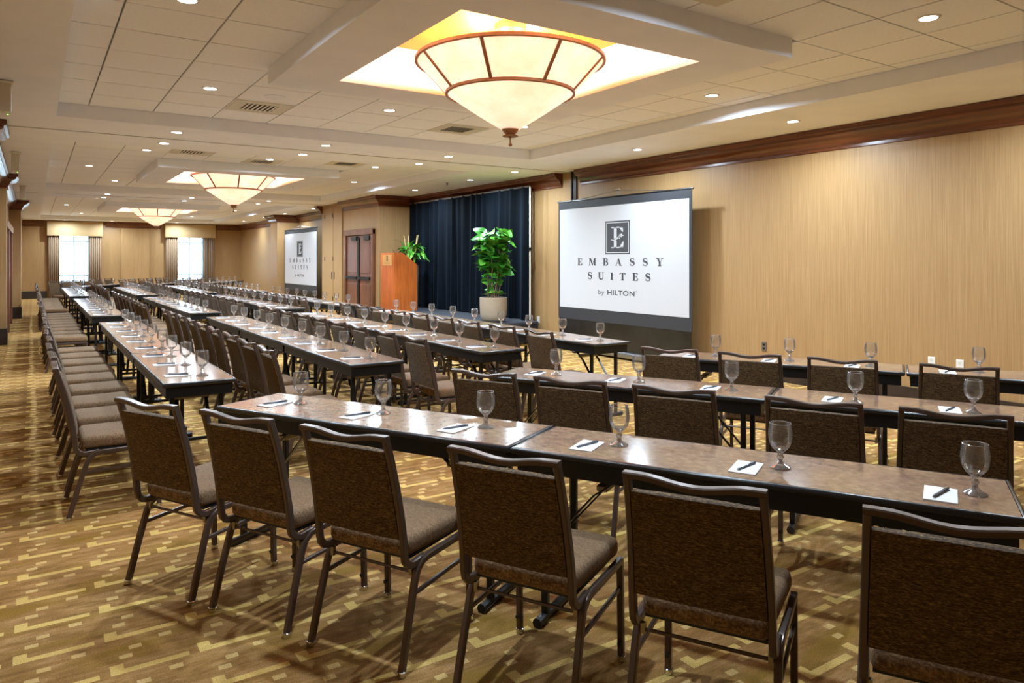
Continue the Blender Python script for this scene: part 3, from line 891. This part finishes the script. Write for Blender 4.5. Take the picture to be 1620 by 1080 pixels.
def text_mesh(body, size, name, mat, parent, cx, cz, out=-0.001, width=None, bold=0.0):
    cu = bpy.data.curves.new(name, 'FONT'); cu.body = body; cu.size = size; cu.align_x = 'CENTER'; cu.space_character = 1.08; cu.offset = bold
    tmp = bpy.data.objects.new('tmp', cu); C.objects.link(tmp)
    dg = bpy.context.evaluated_depsgraph_get()
    me = bpy.data.meshes.new_from_object(tmp.evaluated_get(dg))
    bpy.data.objects.remove(tmp); bpy.data.curves.remove(cu)
    xs = [v.co.x for v in me.vertices]
    k = (width / (max(xs) - min(xs))) if width else 1.0
    off = (max(xs) + min(xs)) / 2
    for v in me.vertices: v.co = (out, -((v.co.x - off) * k + cx), v.co.y + cz)
    me.materials.clear(); me.materials.append(M[mat])
    return link(name, me, parent)
def big_e():
    g = Glyph()
    g.r(.22, 0, .42, .36).r(.22, .46, .42, 1).r(.05, 0, .86, .055).r(.05, .945, .84, 1)
    g.p((.86, 0), (.92, .3), (.84, .3), (.62, .055), (.62, 0)).p((.84, 1), (.88, .76), (.8, .76), (.62, .945), (.62, 1))
    n = 14
    pts = [(.02 + .9 * i / n, .44 - .05 * math.sin(math.pi * i / n * 1.0 * 2) + .17 * (i / n) ** 1.6 - .03) for i in range(n + 1)]
    g.rb(pts, [.012 + .022 * math.sin(math.pi * i / n) for i in range(n + 1)])
    for a, b, r in ((.56, .53, .06), (.66, .6, .065), (.76, .64, .05), (.62, .46, .045), (.74, .53, .04)):
        g.p(*[(a + r * math.cos(2 * math.pi * i / 10), b + r * 0.8 * math.sin(2 * math.pi * i / 10)) for i in range(10)])
    return g.v, g.f
def screen(label, x, yc, w, scale, group):
    t = thing('projection_screen', label, 'screen', (x, yc, 0), 0, group)
    k = w / 3.05; hw = w / 2
    def zz(z): return CAM_H + (z - CAM_H) * scale if scale != 1 else z
    b = MB().box(0, 0.012, -hw, hw, zz(0.54), zz(2.53)); b.obj('black_border', 'screen_black', t, 0)
    MB().box(-0.003, 0.001, -hw + 0.045 * k, hw - 0.045 * k, zz(0.735), zz(2.40)).obj('viewing_surface', 'screen_white', t, 0)
    MB().box(0.004, 0.016, -hw + 0.02, hw - 0.02, 0.1, zz(0.545)).obj('skirt', 'screen_skirt', t, 0)
    MB().rod((0.006, -hw - 0.03, zz(2.535)), (0.006, hw + 0.03, zz(2.535)), 0.014, 10).obj('top_bar', 'metal_black', t)
    case = MB().rbox(-0.06, 0.07, -hw - 0.04, hw + 0.04, 0.03, 0.12, 0.02, 2).obj('roller_case', 'aluminium', t)
    for y in (-hw * 0.6, hw * 0.6):
        MB().rbox(-0.16, 0.1, y - 0.03, y + 0.03, 0.0, 0.03, 0.006, 1).obj('floor_foot', 'metal_black', case)
    zh = zz(2.535)
    MB().rod((0.02, -hw * 0.75, zh), (0.02, 0.06, zh + 0.1 * scale), 0.008, 6).rod((0.02, hw * 0.75, zh), (0.02, -0.06 + 0.06, zh + 0.1 * scale), 0.008, 6).obj('lift_arm', 'aluminium', t)
    MB().rbox(0.0, 0.04, -0.05, 0.07, zh + 0.09 * scale, zh + 0.125 * scale, 0.01, 1).obj('lift_handle', 'chrome', t)
    MB().rod((0.03, 0, 0.12), (0.03, 0, zh + 0.1 * scale), 0.012, 8).obj('support_post', 'aluminium', t)
    # printed emblem and name
    cx = 0.0
    V = []; F = []
    def rc(x0, z0, x1, z1):
        o = len(V); V.extend([(x0, z0), (x1, z0), (x1, z1), (x0, z1)]); F.append((o, o + 1, o + 2, o + 3))
    bw, z0, z1 = 0.285 * k, zz(1.628), zz(2.152)
    e = 0.012 * k
    print_mesh([(-bw, z0), (bw, z0), (bw, z1), (-bw, z1)], [(0, 1, 2, 3)], 'emblem_panel', 'screen_ink', t, cx, 0, -0.0035)
    for q, d in (('l', 0.022),):
        a0, a1, b0, b1 = -bw + d * k, bw - d * k, z0 + d, z1 - d
        rc(a0, b0, a1, b0 + e); rc(a0, b1 - e, a1, b1); rc(a0, b0 + e, a0 + e, b1 - e); rc(a1 - e, b0 + e, a1, b1 - e)
    print_mesh(V, F, 'emblem_line', 'screen_white', t, cx, 0, -0.0045)
    ev, ef = big_e(); hh = (z1 - z0) * 0.64
    print_mesh([((x - 0.47) * bw * 1.16, z * hh) for x, z in ev], ef, 'emblem_letter', 'screen_white', t, cx, z0 + (z1 - z0) * 0.18, -0.0048)
    V, F = word('EMBASSY', 0.118 * k, 1.98 * k); print_mesh(V, F, 'lettering', 'screen_ink', t, cx, zz(1.45), -0.0042)
    V, F = word('SUITES', 0.118 * k, 1.45 * k); print_mesh(V, F, 'lettering', 'screen_ink', t, cx, zz(1.225), -0.0042)
    text_mesh('by', 0.105 * k, 'lettering', 'screen_ink', t, cx - 0.385 * k, zz(0.99), -0.0042, 0.15 * k)
    text_mesh('HILTON', 0.105 * k, 'lettering', 'screen_ink', t, cx + 0.075 * k, zz(0.99), -0.0042, 0.62 * k, 0.0022)
    text_mesh('TM', 0.03 * k, 'lettering', 'screen_ink', t, cx + 0.425 * k, zz(1.05), -0.0042)
    return t
screen('large floor-standing projection screen beside the gold wall, nearer of the two', 7.6, 8.52, 3.05, 1.0, 'projection screens')
screen('far projection screen standing in the recess beyond the double doors', 7.2, 23.4, 3.42, 1.0, 'projection screens')

# ------------------------------------------------------------------ stage, drape, lectern, plants
SZ = 0.41
st = thing('stage', 'low black stage platform in front of the dark drape', 'stage', (6.95, 13.6, 0))
MB().rbox(-0.72, 0.8, -2.75, 2.72, SZ - 0.05, SZ, 0.006, 1).obj('deck', 'stage_top', st)
m = MB(); vs = []
n = 150
for i in range(n + 1):
    y = -2.74 + 5.44 * i / n
    xo = -0.71 + 0.008 * math.sin(i * 1.9)
    vs += [(xo, y, 0.005), (xo, y, SZ - 0.03)]
m.add(vs, [(2 * i, 2 * i + 2, 2 * i + 3, 2 * i + 1) for i in range(n)])
vs = []
for i in range(40):
    x = -0.71 + 1.5 * i / 39; yo = -2.74 + 0.008 * math.sin(i * 1.9); vs += [(x, yo, 0.005), (x, yo, SZ - 0.03)]
m.add(vs, [(2 * i, 2 * i + 2, 2 * i + 3, 2 * i + 1) for i in range(39)])
m.obj('skirting', 'stage_black', st)
for x in (-0.6, 0.7):
    for y in (-2.6, 0, 2.6):
        MB().rod((x, y, 0), (x, y, SZ - 0.05), 0.02, 8).obj('leg', 'metal_black', st)

# drape on a pipe frame
dr = thing('stage_drape', 'dark blue velvet drape hanging on a pipe frame behind the stage', 'drape', (7.72, 13.6, SZ))
y0, y1, ztop = -2.46, 2.69, 2.50
n = 330; rows = 8
vs = []
rnd = random.Random(3)
ph = [rnd.uniform(0, 6.28) for _ in range(6)]
for i in range(n + 1):
    u = i / n
    for j in range(rows + 1):
        w = j / rows
        a = 0.03 + 0.028 * (1 - w)
        f = math.sin(u * 118 + 1.6 * math.sin(u * 31 + ph[0])) * 0.7 + 0.5 * math.sin(u * 67 + ph[1] + 0.5 * w) + 0.35 * math.sin(u * 23 + ph[2])
        vs.append((a * f, y0 + (y1 - y0) * u, 0.01 + (ztop - 0.01) * w))
q = rows + 1
fs = [(i * q + j, (i + 1) * q + j, (i + 1) * q + j + 1, i * q + j + 1) for i in range(n) for j in range(rows)]
cl = MB().add(vs, fs).obj('drape_cloth', 'velvet', dr, 80)
MB().rod((0.0, y0 - 0.06, ztop), (0.0, y1 + 0.0, ztop), 0.02, 8).obj('cross_pipe', 'aluminium', dr)
for y, xo in ((y0 - 0.06, 0.0), (y1 - 0.08, 0.09)):
    up = MB().rod((xo, y, 0.01), (xo, y, ztop - 0.01), 0.017, 10).obj('upright_pipe', 'beige_plastic', dr)
    MB().rod((xo, y, 1.3), (xo, y, 1.36), 0.028, 10).obj('pipe_collar', 'metal_black', up)
    MB().box(-0.14, 0.12, y - 0.06, y + 0.06, 0.0, 0.012).obj('base_plate', 'metal_black', up)

# lectern
lx0, lx1, ly0, ly1 = 6.57, 7.12, 14.62, 15.36
le = thing('lectern', 'cherry wood lectern with a slanted top standing on the stage', 'lectern', ((lx0 + lx1) / 2, (ly0 + ly1) / 2, SZ))
dx, dy, hF, hB = (lx1 - lx0) / 2, (ly1 - ly0) / 2, 1.285, 1.02
side_poly = [(-dx, 0), (dx, 0), (dx, hB), (-dx + 0.2, hF), (-dx, hF)]
MB().prism(side_poly, lambda a, b, c: (a, c, b), -dy, -dy + 0.025).obj('side_panel', 'wood_lectern', le, 20)
MB().prism(side_poly, lambda a, b, c: (a, c, b), dy - 0.025, dy).obj('side_panel', 'wood_lectern', le, 20)
MB().box(-dx - 0.001, -dx + 0.024, -dy + 0.0255, dy - 0.0255, 0.0, hF).obj('front_panel', 'wood_lectern', le, 0)
MB().box(-dx + 0.024, -dx + 0.2, -dy + 0.0255, dy - 0.0255, hF - 0.03, hF - 0.002).obj('top_ledge', 'wood_lectern', le, 0)
MB().add([(-dx + 0.2, -dy + 0.026, hF - 0.06), (dx, -dy + 0.026, hB - 0.06), (dx, dy - 0.026, hB - 0.06), (-dx + 0.2, dy - 0.026, hF - 0.06),
          (-dx + 0.2, -dy + 0.026, hF - 0.04), (dx, -dy + 0.026, hB - 0.04), (dx, dy - 0.026, hB - 0.04), (-dx + 0.2, dy - 0.026, hF - 0.04)],
         [(0, 1, 2, 3), (4, 5, 6, 7), (0, 1, 5, 4), (1, 2, 6, 5), (2, 3, 7, 6), (3, 0, 4, 7)]).obj('reading_surface', 'wood_lectern', le, 0)
MB().box(-dx + 0.03, dx - 0.02, -dy + 0.03, dy - 0.03, 0.5, 0.52).obj('shelf', 'wood_lectern', le, 0)
pq = MB().box(-dx - 0.008, -dx - 0.0015, -0.25, 0.25, 1.0, 1.24).obj('plaque', 'brass_plaque', le, 0)
MB().box(-dx - 0.0095, -dx - 0.0082, -0.035, 0.035, 1.10, 1.225).obj('plaque_emblem', 'dark_print', pq, 0)
g, wq = glyph('E')
MB().add([(-dx - 0.0105, -(a - 0.43) * 0.05, 1.125 + b * 0.075) for a, b in g.v], g.f).obj('plaque_letter', 'brass_plaque', pq, 0)
V, F = word('EMBASSY', 0.016, 0.3); MB().add([(-dx - 0.0095, -x, 1.06 + z) for x, z in V], F).obj('plaque_lettering', 'dark_print', pq, 0)
V, F = word('SUITES', 0.016, 0.22); MB().add([(-dx - 0.0095, -x, 1.033 + z) for x, z in V], F).obj('plaque_lettering', 'dark_print', pq, 0)

# broad-leaf plants
def leaf_mesh(L, W, curl, fold):
    n = 7; vs = []
    for i in range(n + 1):
        u = i / n
        w = W * (math.sin(math.pi * (u ** 0.62)) ** 0.9) * (0.72 + 0.5 * u) if 0 < u < 1 else 0.002
        z = -curl * u * u * L
        for s in (-1, -0.5, 0, 0.5, 1):
            vs.append((s * w, u * L, z + fold * abs(s) * w - 0.04 * L * math.sin(u * 9) * abs(s)))
    fs = [(i * 5 + j, i * 5 + j + 1, (i + 1) * 5 + j + 1, (i + 1) * 5 + j) for i in range(n) for j in range(4)]
    return MB().add(vs, fs).mesh('leaf', 'leaf', 80)
LEAVES = [leaf_mesh(0.28, 0.13, 0.35, 0.28), leaf_mesh(0.25, 0.12, 0.6, 0.2), leaf_mesh(0.17, 0.075, 0.25, 0.35)]
LONG = [leaf_mesh(0.42, 0.045, 0.5, 0.4), leaf_mesh(0.34, 0.05, 0.8, 0.3)]
def put_leaf(parent, meshes, p, az, el, roll, sc, rnd):
    o = link('leaf', rnd.choice(meshes), parent, p)
    o.rotation_mode = 'XYZ'
    o.rotation_euler = (Matrix.Rotation(az, 3, 'Z') @ Matrix.Rotation(el, 3, 'X') @ Matrix.Rotation(roll, 3, 'Y')).to_euler()
    o.scale = (sc, sc, sc)
rnd = random.Random(11)
px, py = 7.0, 11.22
pl = thing('potted_plant', 'tall leafy fiddle-leaf plant in a round taupe pot on the stage', 'plant', (px, py, SZ))
MB().lathe([(0.15, 0), (0.19, 0.015), (0.225, 0.06), (0.243, 0.14), (0.25, 0.3), (0.252, 0.44), (0.246, 0.446), (0.235, 0.44), (0.23, 0.40), (0.0005, 0.40)], 32).obj('pot', 'pot_taupe', pl)
MB().lathe([(0.229, 0.385), (0.229, 0.412), (0.1, 0.42), (0.001, 0.424)], 24).obj('soil', 'soil', pl)
stems = []
for k in range(7):
    a = k * 0.9 + 0.3; r0 = 0.03 + 0.08 * rnd.random(); r1 = 0.1 + 0.14 * rnd.random(); h = 1.0 + 0.25 * rnd.random()
    path = [(math.cos(a) * (r0 + (r1 - r0) * u) + 0.015 * math.sin(u * 7 + k), math.sin(a) * (r0 + (r1 - r0) * u), 0.4 + h * u) for u in [i / 8 for i in range(9)]]
    MB().tube(path, circ(0.009, 6)).obj('stem', 'stem', pl)
    stems.append(path)
cnt = 0
for path in stems:
    for j in range(1, 9):
        for q in range(4 if j > 4 else (3 if j > 2 else 2)):
            p = Vector(path[j]) + Vector((0, 0, rnd.uniform(-0.06, 0.04)))
            ax = rnd.uniform(0, 6.28) if rnd.random() < 0.5 else math.atan2(p.y, p.x) - math.pi / 2 + rnd.uniform(-0.9, 0.9)
            put_leaf(pl, LEAVES if j > 3 else LEAVES[2:], p, ax, R(rnd.uniform(-10, 60)), R(rnd.uniform(-45, 45)), rnd.uniform(0.85, 1.15) * (1 if j > 3 else 0.75), rnd)
            cnt += 1
# arrangement behind the lectern
rnd = random.Random(5)
p2 = thing('lectern_plant', 'green leafy plant with bamboo stakes showing above the lectern', 'plant', (7.39, 15.5, SZ))
MB().lathe([(0.13, 0), (0.16, 0.02), (0.17, 0.6), (0.19, 1.0), (0.18, 1.0), (0.17, 0.96), (0.001, 0.96)], 24).obj('pot', 'pot_taupe', p2)
MB().lathe([(0.168, 0.94), (0.168, 0.97), (0.001, 0.98)], 20).obj('soil', 'soil', p2)
for k, (a, b) in enumerate([(-0.02, 0.34), (0.02, 0.18), (0.06, -0.2), (0.0, -0.38)]):
    MB().rod((a * 0.4, b * 0.3, 0.95), (a, b, 1.70), 0.008, 6).obj('bamboo_stake', 'bamboo', p2)
for k in range(5):
    a = k * 1.26; MB().tube([(0.04 * math.cos(a), 0.04 * math.sin(a), 0.97), (0.08 * math.cos(a), 0.12 * math.sin(a), 1.2), (0.1 * math.cos(a), 0.3 * math.sin(a), 1.4)], circ(0.008, 6)).obj('stem', 'stem', p2)
for k in range(60):
    a = rnd.uniform(0, 6.28); rr = rnd.uniform(0.02, 0.12)
    sg = 1 if rnd.random() < 0.5 else -1
    put_leaf(p2, LONG, (rr * math.cos(a), sg * rnd.uniform(0.0, 0.34), rnd.uniform(1.22, 1.42)), (0 if sg > 0 else math.pi) + rnd.uniform(-0.5, 0.5), R(rnd.uniform(-5, 60)), R(rnd.uniform(-30, 30)), rnd.uniform(0.7, 1.05), rnd)

# ------------------------------------------------------------------ ceiling fixtures
lens_me = MB().lathe([(0.0005, -0.004), (0.055, -0.004), (0.058, 0.0)], 20).mesh('lens', 'lamp_lens')
trim_me = MB().lathe([(0.057, 0.0), (0.06, -0.008), (0.078, -0.006), (0.082, 0.0)], 24, cap=False).mesh('trim_ring', 'white_plastic')
down_light = bpy.data.lights.new('downlight', 'AREA')
down_light.shape = 'DISK'; down_light.size = 0.11; down_light.energy = DOWN_POWER
down_light.color = (0.70, 0.86, 1.0); down_light.spread = R(168)
def downlight(x, y, z, label, group):
    t = thing('downlight', label, 'downlight', (x, y, z), 0, group)
    link('trim_ring', trim_me, t); link('lens', lens_me, t)
    l = link('lamp', down_light, t, (0, 0, -0.014))
for i, y in enumerate([2.5, 5.01, 7.5, 10.6, 12.15, 14.6, 17.1, 19.3, 21.6, 24.6, 27.2, 30.3]):
    downlight(7.06, y, ZC, 'round recessed downlight along the gold wall, %s from near end' % (ORD[i] if i < 12 else 'last'), 'downlights along the right wall')
for k, y in enumerate([None, 9.55, 10.55, 19.5, 20.6, 33.1]):
    if y is None: continue
    wh = ['behind the nearest coffer', 'before the nearer partition track', 'just beyond the nearer partition track', 'before the farther partition track', 'just beyond the farther partition track', 'in front of the far windows'][k]
    for j, x in enumerate([1.44, 3.29, 5.17] if k < 5 else [1.0, 2.6, 5.0]):
        downlight(x, y, ZC, 'recessed downlight in the soffit %s, %s' % (wh, ['left', 'middle', 'right'][j]), 'soffit downlights')
for bi, (y_a, y_b, y_c) in enumerate([(2.62, 5.09, 7.61), (12.45, 15.1, 17.7), (22.9, 26.3, 30.8)]):
    bn = ['nearest', 'second', 'farthest'][bi]
    for nm, x, y in [('near left', 1.45, y_a), ('near middle', 3.32, y_a), ('near right', 5.22, y_a), ('left middle', 0.83, y_b), ('right middle', 5.83, y_b), ('far left', 1.45, y_c), ('far middle', 3.36, y_c), ('far right', 5.2, y_c)]:
        if bi == 0 and nm == 'near left': x = 1.2
        downlight(x, y, ZT, 'recessed downlight among tiles of the %s coffer, %s' % (bn, nm), 'coffer downlights')

# air vents and speakers in the tiles
def vent(x, y, label):
    t = thing('air_vent', label, 'vent', (x, y, ZT), 0, 'ceiling air vents')
    s = 0.3
    MB().box(-s, s, -s, -0.17, -0.006, 0.003).box(-s, s, 0.17, s, -0.006, 0.003).box(-s, -0.17, -0.17, 0.17, -0.006, 0.003).box(0.17, s, -0.17, 0.17, -0.006, 0.003).obj('frame', 'beige_plastic', t, 0)
    MB().box(-0.17, 0.17, -0.17, 0.17, -0.001, 0.0).obj('backing', 'vent_dark', t, 0)
    for k in range(7):
        y_ = -0.145 + k * 0.048
        MB().add([(y_ - 0.016, -0.17, -0.012), (y_ - 0.016, 0.17, -0.012), (y_ + 0.018, 0.17, -0.002), (y_ + 0.018, -0.17, -0.002), (y_ - 0.016, -0.17, -0.014), (y_ - 0.016, 0.17, -0.014), (y_ + 0.018, 0.17, -0.004), (y_ + 0.018, -0.17, -0.004)],
                 [(0, 1, 2, 3), (4, 5, 6, 7), (0, 1, 5, 4), (1, 2, 6, 5), (2, 3, 7, 6), (3, 0, 4, 7)]).obj('slat', 'white_plastic', t, 0)
vent(2.09, 8.27, 'square white air vent left of the nearest chandelier')
vent(4.6, 8.25, 'square white air vent below and beside the nearest chandelier')
vent(2.09, 12.3, 'square air vent left in the second coffer')
vent(3.3, 12.85, 'square air vent middle in the second coffer')
vent(4.6, 12.3, 'square air vent right in the second coffer')
vent(3.5, 2.98, 'square air vent at the top edge above the nearest chandelier')
vent(2.5, 22.9, 'square air vent before the farthest chandelier')
for k, (x, y) in enumerate([(2.09, 7.65), (4.9, 7.3)]):
    s = tag(MB().lathe([(0.11, 0.0), (0.108, -0.006), (0.09, -0.008), (0.001, -0.009)], 28).obj('ceiling_speaker', 'ceiling_paint'), 'round flush ceiling speaker on the %s of the nearest coffer' % ['left', 'right'][k], 'speaker', 'ceiling speakers')
    s.location = (x, y, ZT + 0.001)
# sprinkler heads
for k, (x, y) in enumerate([(6.95, 12.9), (4.6, 15.5)]):
    s = tag(MB().lathe([(0.03, 0.0), (0.028, -0.006), (0.008, -0.01), (0.008, -0.04), (0.024, -0.044), (0.024, -0.047), (0.001, -0.048)], 14).obj('sprinkler_head', 'chrome' if k else 'metal_black'), 'small sprinkler head in the soffit %s' % ['in front of the drape', 'right of the second chandelier'][k], 'sprinkler', 'sprinkler heads')
    s.location = (x, y, ZC)

# chandeliers
def chandelier(cx, cy, label, nth):
    t = thing('chandelier', label, 'chandelier', (cx, cy, 0), 0, 'inverted cone chandeliers')
    r1, z1, r2, z2, r3, z3 = 0.765, 3.165, 0.52, 2.905, 0.075, 2.615
    seg = 8; off = R(40.7)
    for k in range(seg):                       # upper glass panels between the ribs
        m = MB(); vs = []; n = 6
        for i in range(n + 1):
            a = off + 2 * math.pi * (k + i / n) / seg
            for r, z in ((r2, z2), (r1, z1)): vs.append((r * math.cos(a), r * math.sin(a), z))
        m.add(vs, [(2 * i, 2 * i + 2, 2 * i + 3, 2 * i + 1) for i in range(n)])
        m.obj('glass_panel', 'alabaster', t, 60)
        a = off + 2 * math.pi * k / seg
        MB().tube([(r2 * math.cos(a) * 1.004, r2 * math.sin(a) * 1.004, z2), (r1 * math.cos(a) * 1.004, r1 * math.sin(a) * 1.004, z1)], rects(0.026, 0.014), side=(-math.sin(a), math.cos(a), 0)).obj('rib', 'bronze', t)
    MB().lathe([(r3, z3), ((r2 + r3) / 2, (z2 + z3) / 2 - 0.006), (r2, z2)], 48, cap=False).obj('glass_bowl', 'alabaster', t, 60)
    def hoop(r, z, w, h): return MB().tube([(r * math.cos(2 * math.pi * i / 64), r * math.sin(2 * math.pi * i / 64), z) for i in range(64)], rects(w, h, 0.006), closed=True)
    hoop(r1 + 0.004, z1, 0.024, 0.034).obj('rim_hoop', 'bronze', t)
    hoop(r2 + 0.002, z2, 0.022, 0.032).obj('middle_hoop', 'bronze', t)
    fin = MB().lathe([(0.0005, 2.575 + 0.0), (0.03, 2.572), (0.05, 2.585), (0.09, 2.645), (0.0885, 2.648), (0.05, 2.64), (0.0005, 2.64)], 28).obj('bottom_cup', 'bronze', t)
    MB().lathe([(0.0005, 2.555), (0.06, 2.556), (0.066, 2.562), (0.04, 2.574), (0.0005, 2.578)], 24).obj('cup_flange', 'bronze', fin)
    MB().lathe([(0.0005, 2.475), (0.012, 2.479), (0.017, 2.49), (0.012, 2.501), (0.007, 2.506), (0.007, 2.556), (0.0005, 2.557)], 14).obj('finial', 'bronze', fin)
    MB().lathe([(0.13, 3.468), (0.13, 3.42), (0.115, 3.40), (0.11, 3.34), (0.12, 3.325), (0.0005, 3.32)], 28).obj('canopy', 'bronze', t)
    MB().rod((0, 0, 2.62), (0, 0, 3.35), 0.012, 10).obj('stem', 'bronze', t)
    for k in range(4):
        a = R(20) + k * math.pi / 2
        x, y = 0.3 * math.cos(a), 0.3 * math.sin(a)
        MB().tube([(0, 0, 3.06), (x * 0.6, y * 0.6, 3.06), (x, y, 3.1)], circ(0.008, 6)).obj('bulb_arm', 'bronze', t)
        MB().lathe([(0.012, 3.1), (0.014, 3.13), (0.03, 3.16), (0.034, 3.185), (0.024, 3.212), (0.0005, 3.22)], 12, x, y).obj('bulb', 'bulb', t)
        L = bpy.data.lights.new('bulb_light', 'POINT'); L.energy = BULB_POWER; L.color = (1.0, 0.96, 0.92); L.shadow_soft_size = 0.05
        link('bulb_light', L, t, (x, y, 3.27))
for i, w in enumerate(WELLS):
    chandelier((w[0] + w[1]) / 2, (w[2] + w[3]) / 2, 'alabaster inverted-cone chandelier with bronze ribs, %s from camera' % ['nearest', 'second', 'farthest'][i], i)

# ------------------------------------------------------------------ small wall items
for k, (x, y) in enumerate([(-0.21, 7.62), (-0.22, 12.6), (-0.2, 18.2)]):
    t = thing('emergency_light', 'small beige ceiling box with a green light, %s along the left wall' % ['nearest', 'second', 'farthest'][k], 'emergency light', (x, y, 2.80), 0, 'beige ceiling boxes')
    MB().rbox(-0.05, 0.05, -0.035, 0.035, 0.02, 0.29, 0.006, 1).obj('housing', 'beige_plastic', t)
    MB().rbox(-0.065, 0.065, -0.05, 0.05, 0.27, 0.2895, 0.004, 1).obj('mounting_plate', 'white_plastic', t)
    MB().lathe([(0.005, 0.0), (0.005, 0.005), (0.0005, 0.006)], 10, 0.02, -0.02, 0.0).obj('indicator', 'led_green', t)
    t.location.z = 2.795
for k, (y, z, mat, w) in enumerate([(11.37, 0.462, 'white_plastic', 'right of the drape, left one'), (11.06, 0.42, 'white_plastic', 'right of the drape, right one'), (6.03, 0.42, 'aluminium', 'right of the large screen'), (3.93, 0.463, 'white_plastic', 'behind the row along the wall, left one'), (3.65, 0.464, 'white_plastic', 'behind the row along the wall, right one')]):
    t = thing('wall_outlet', 'wall outlet plate on the gold wall %s' % w, 'outlet', (XR, y, z), 0, 'wall outlets')
    MB().rbox(-0.008, 0.0, -0.037, 0.037, -0.06, 0.06, 0.002, 1).obj('plate', mat, t)
    for dz in (-0.025, 0.025):
        MB().box(-0.0095, -0.0078, -0.016, 0.016, dz - 0.014, dz + 0.014).obj('socket', 'metal_black' if mat == 'aluminium' else 'beige_plastic', t, 0)
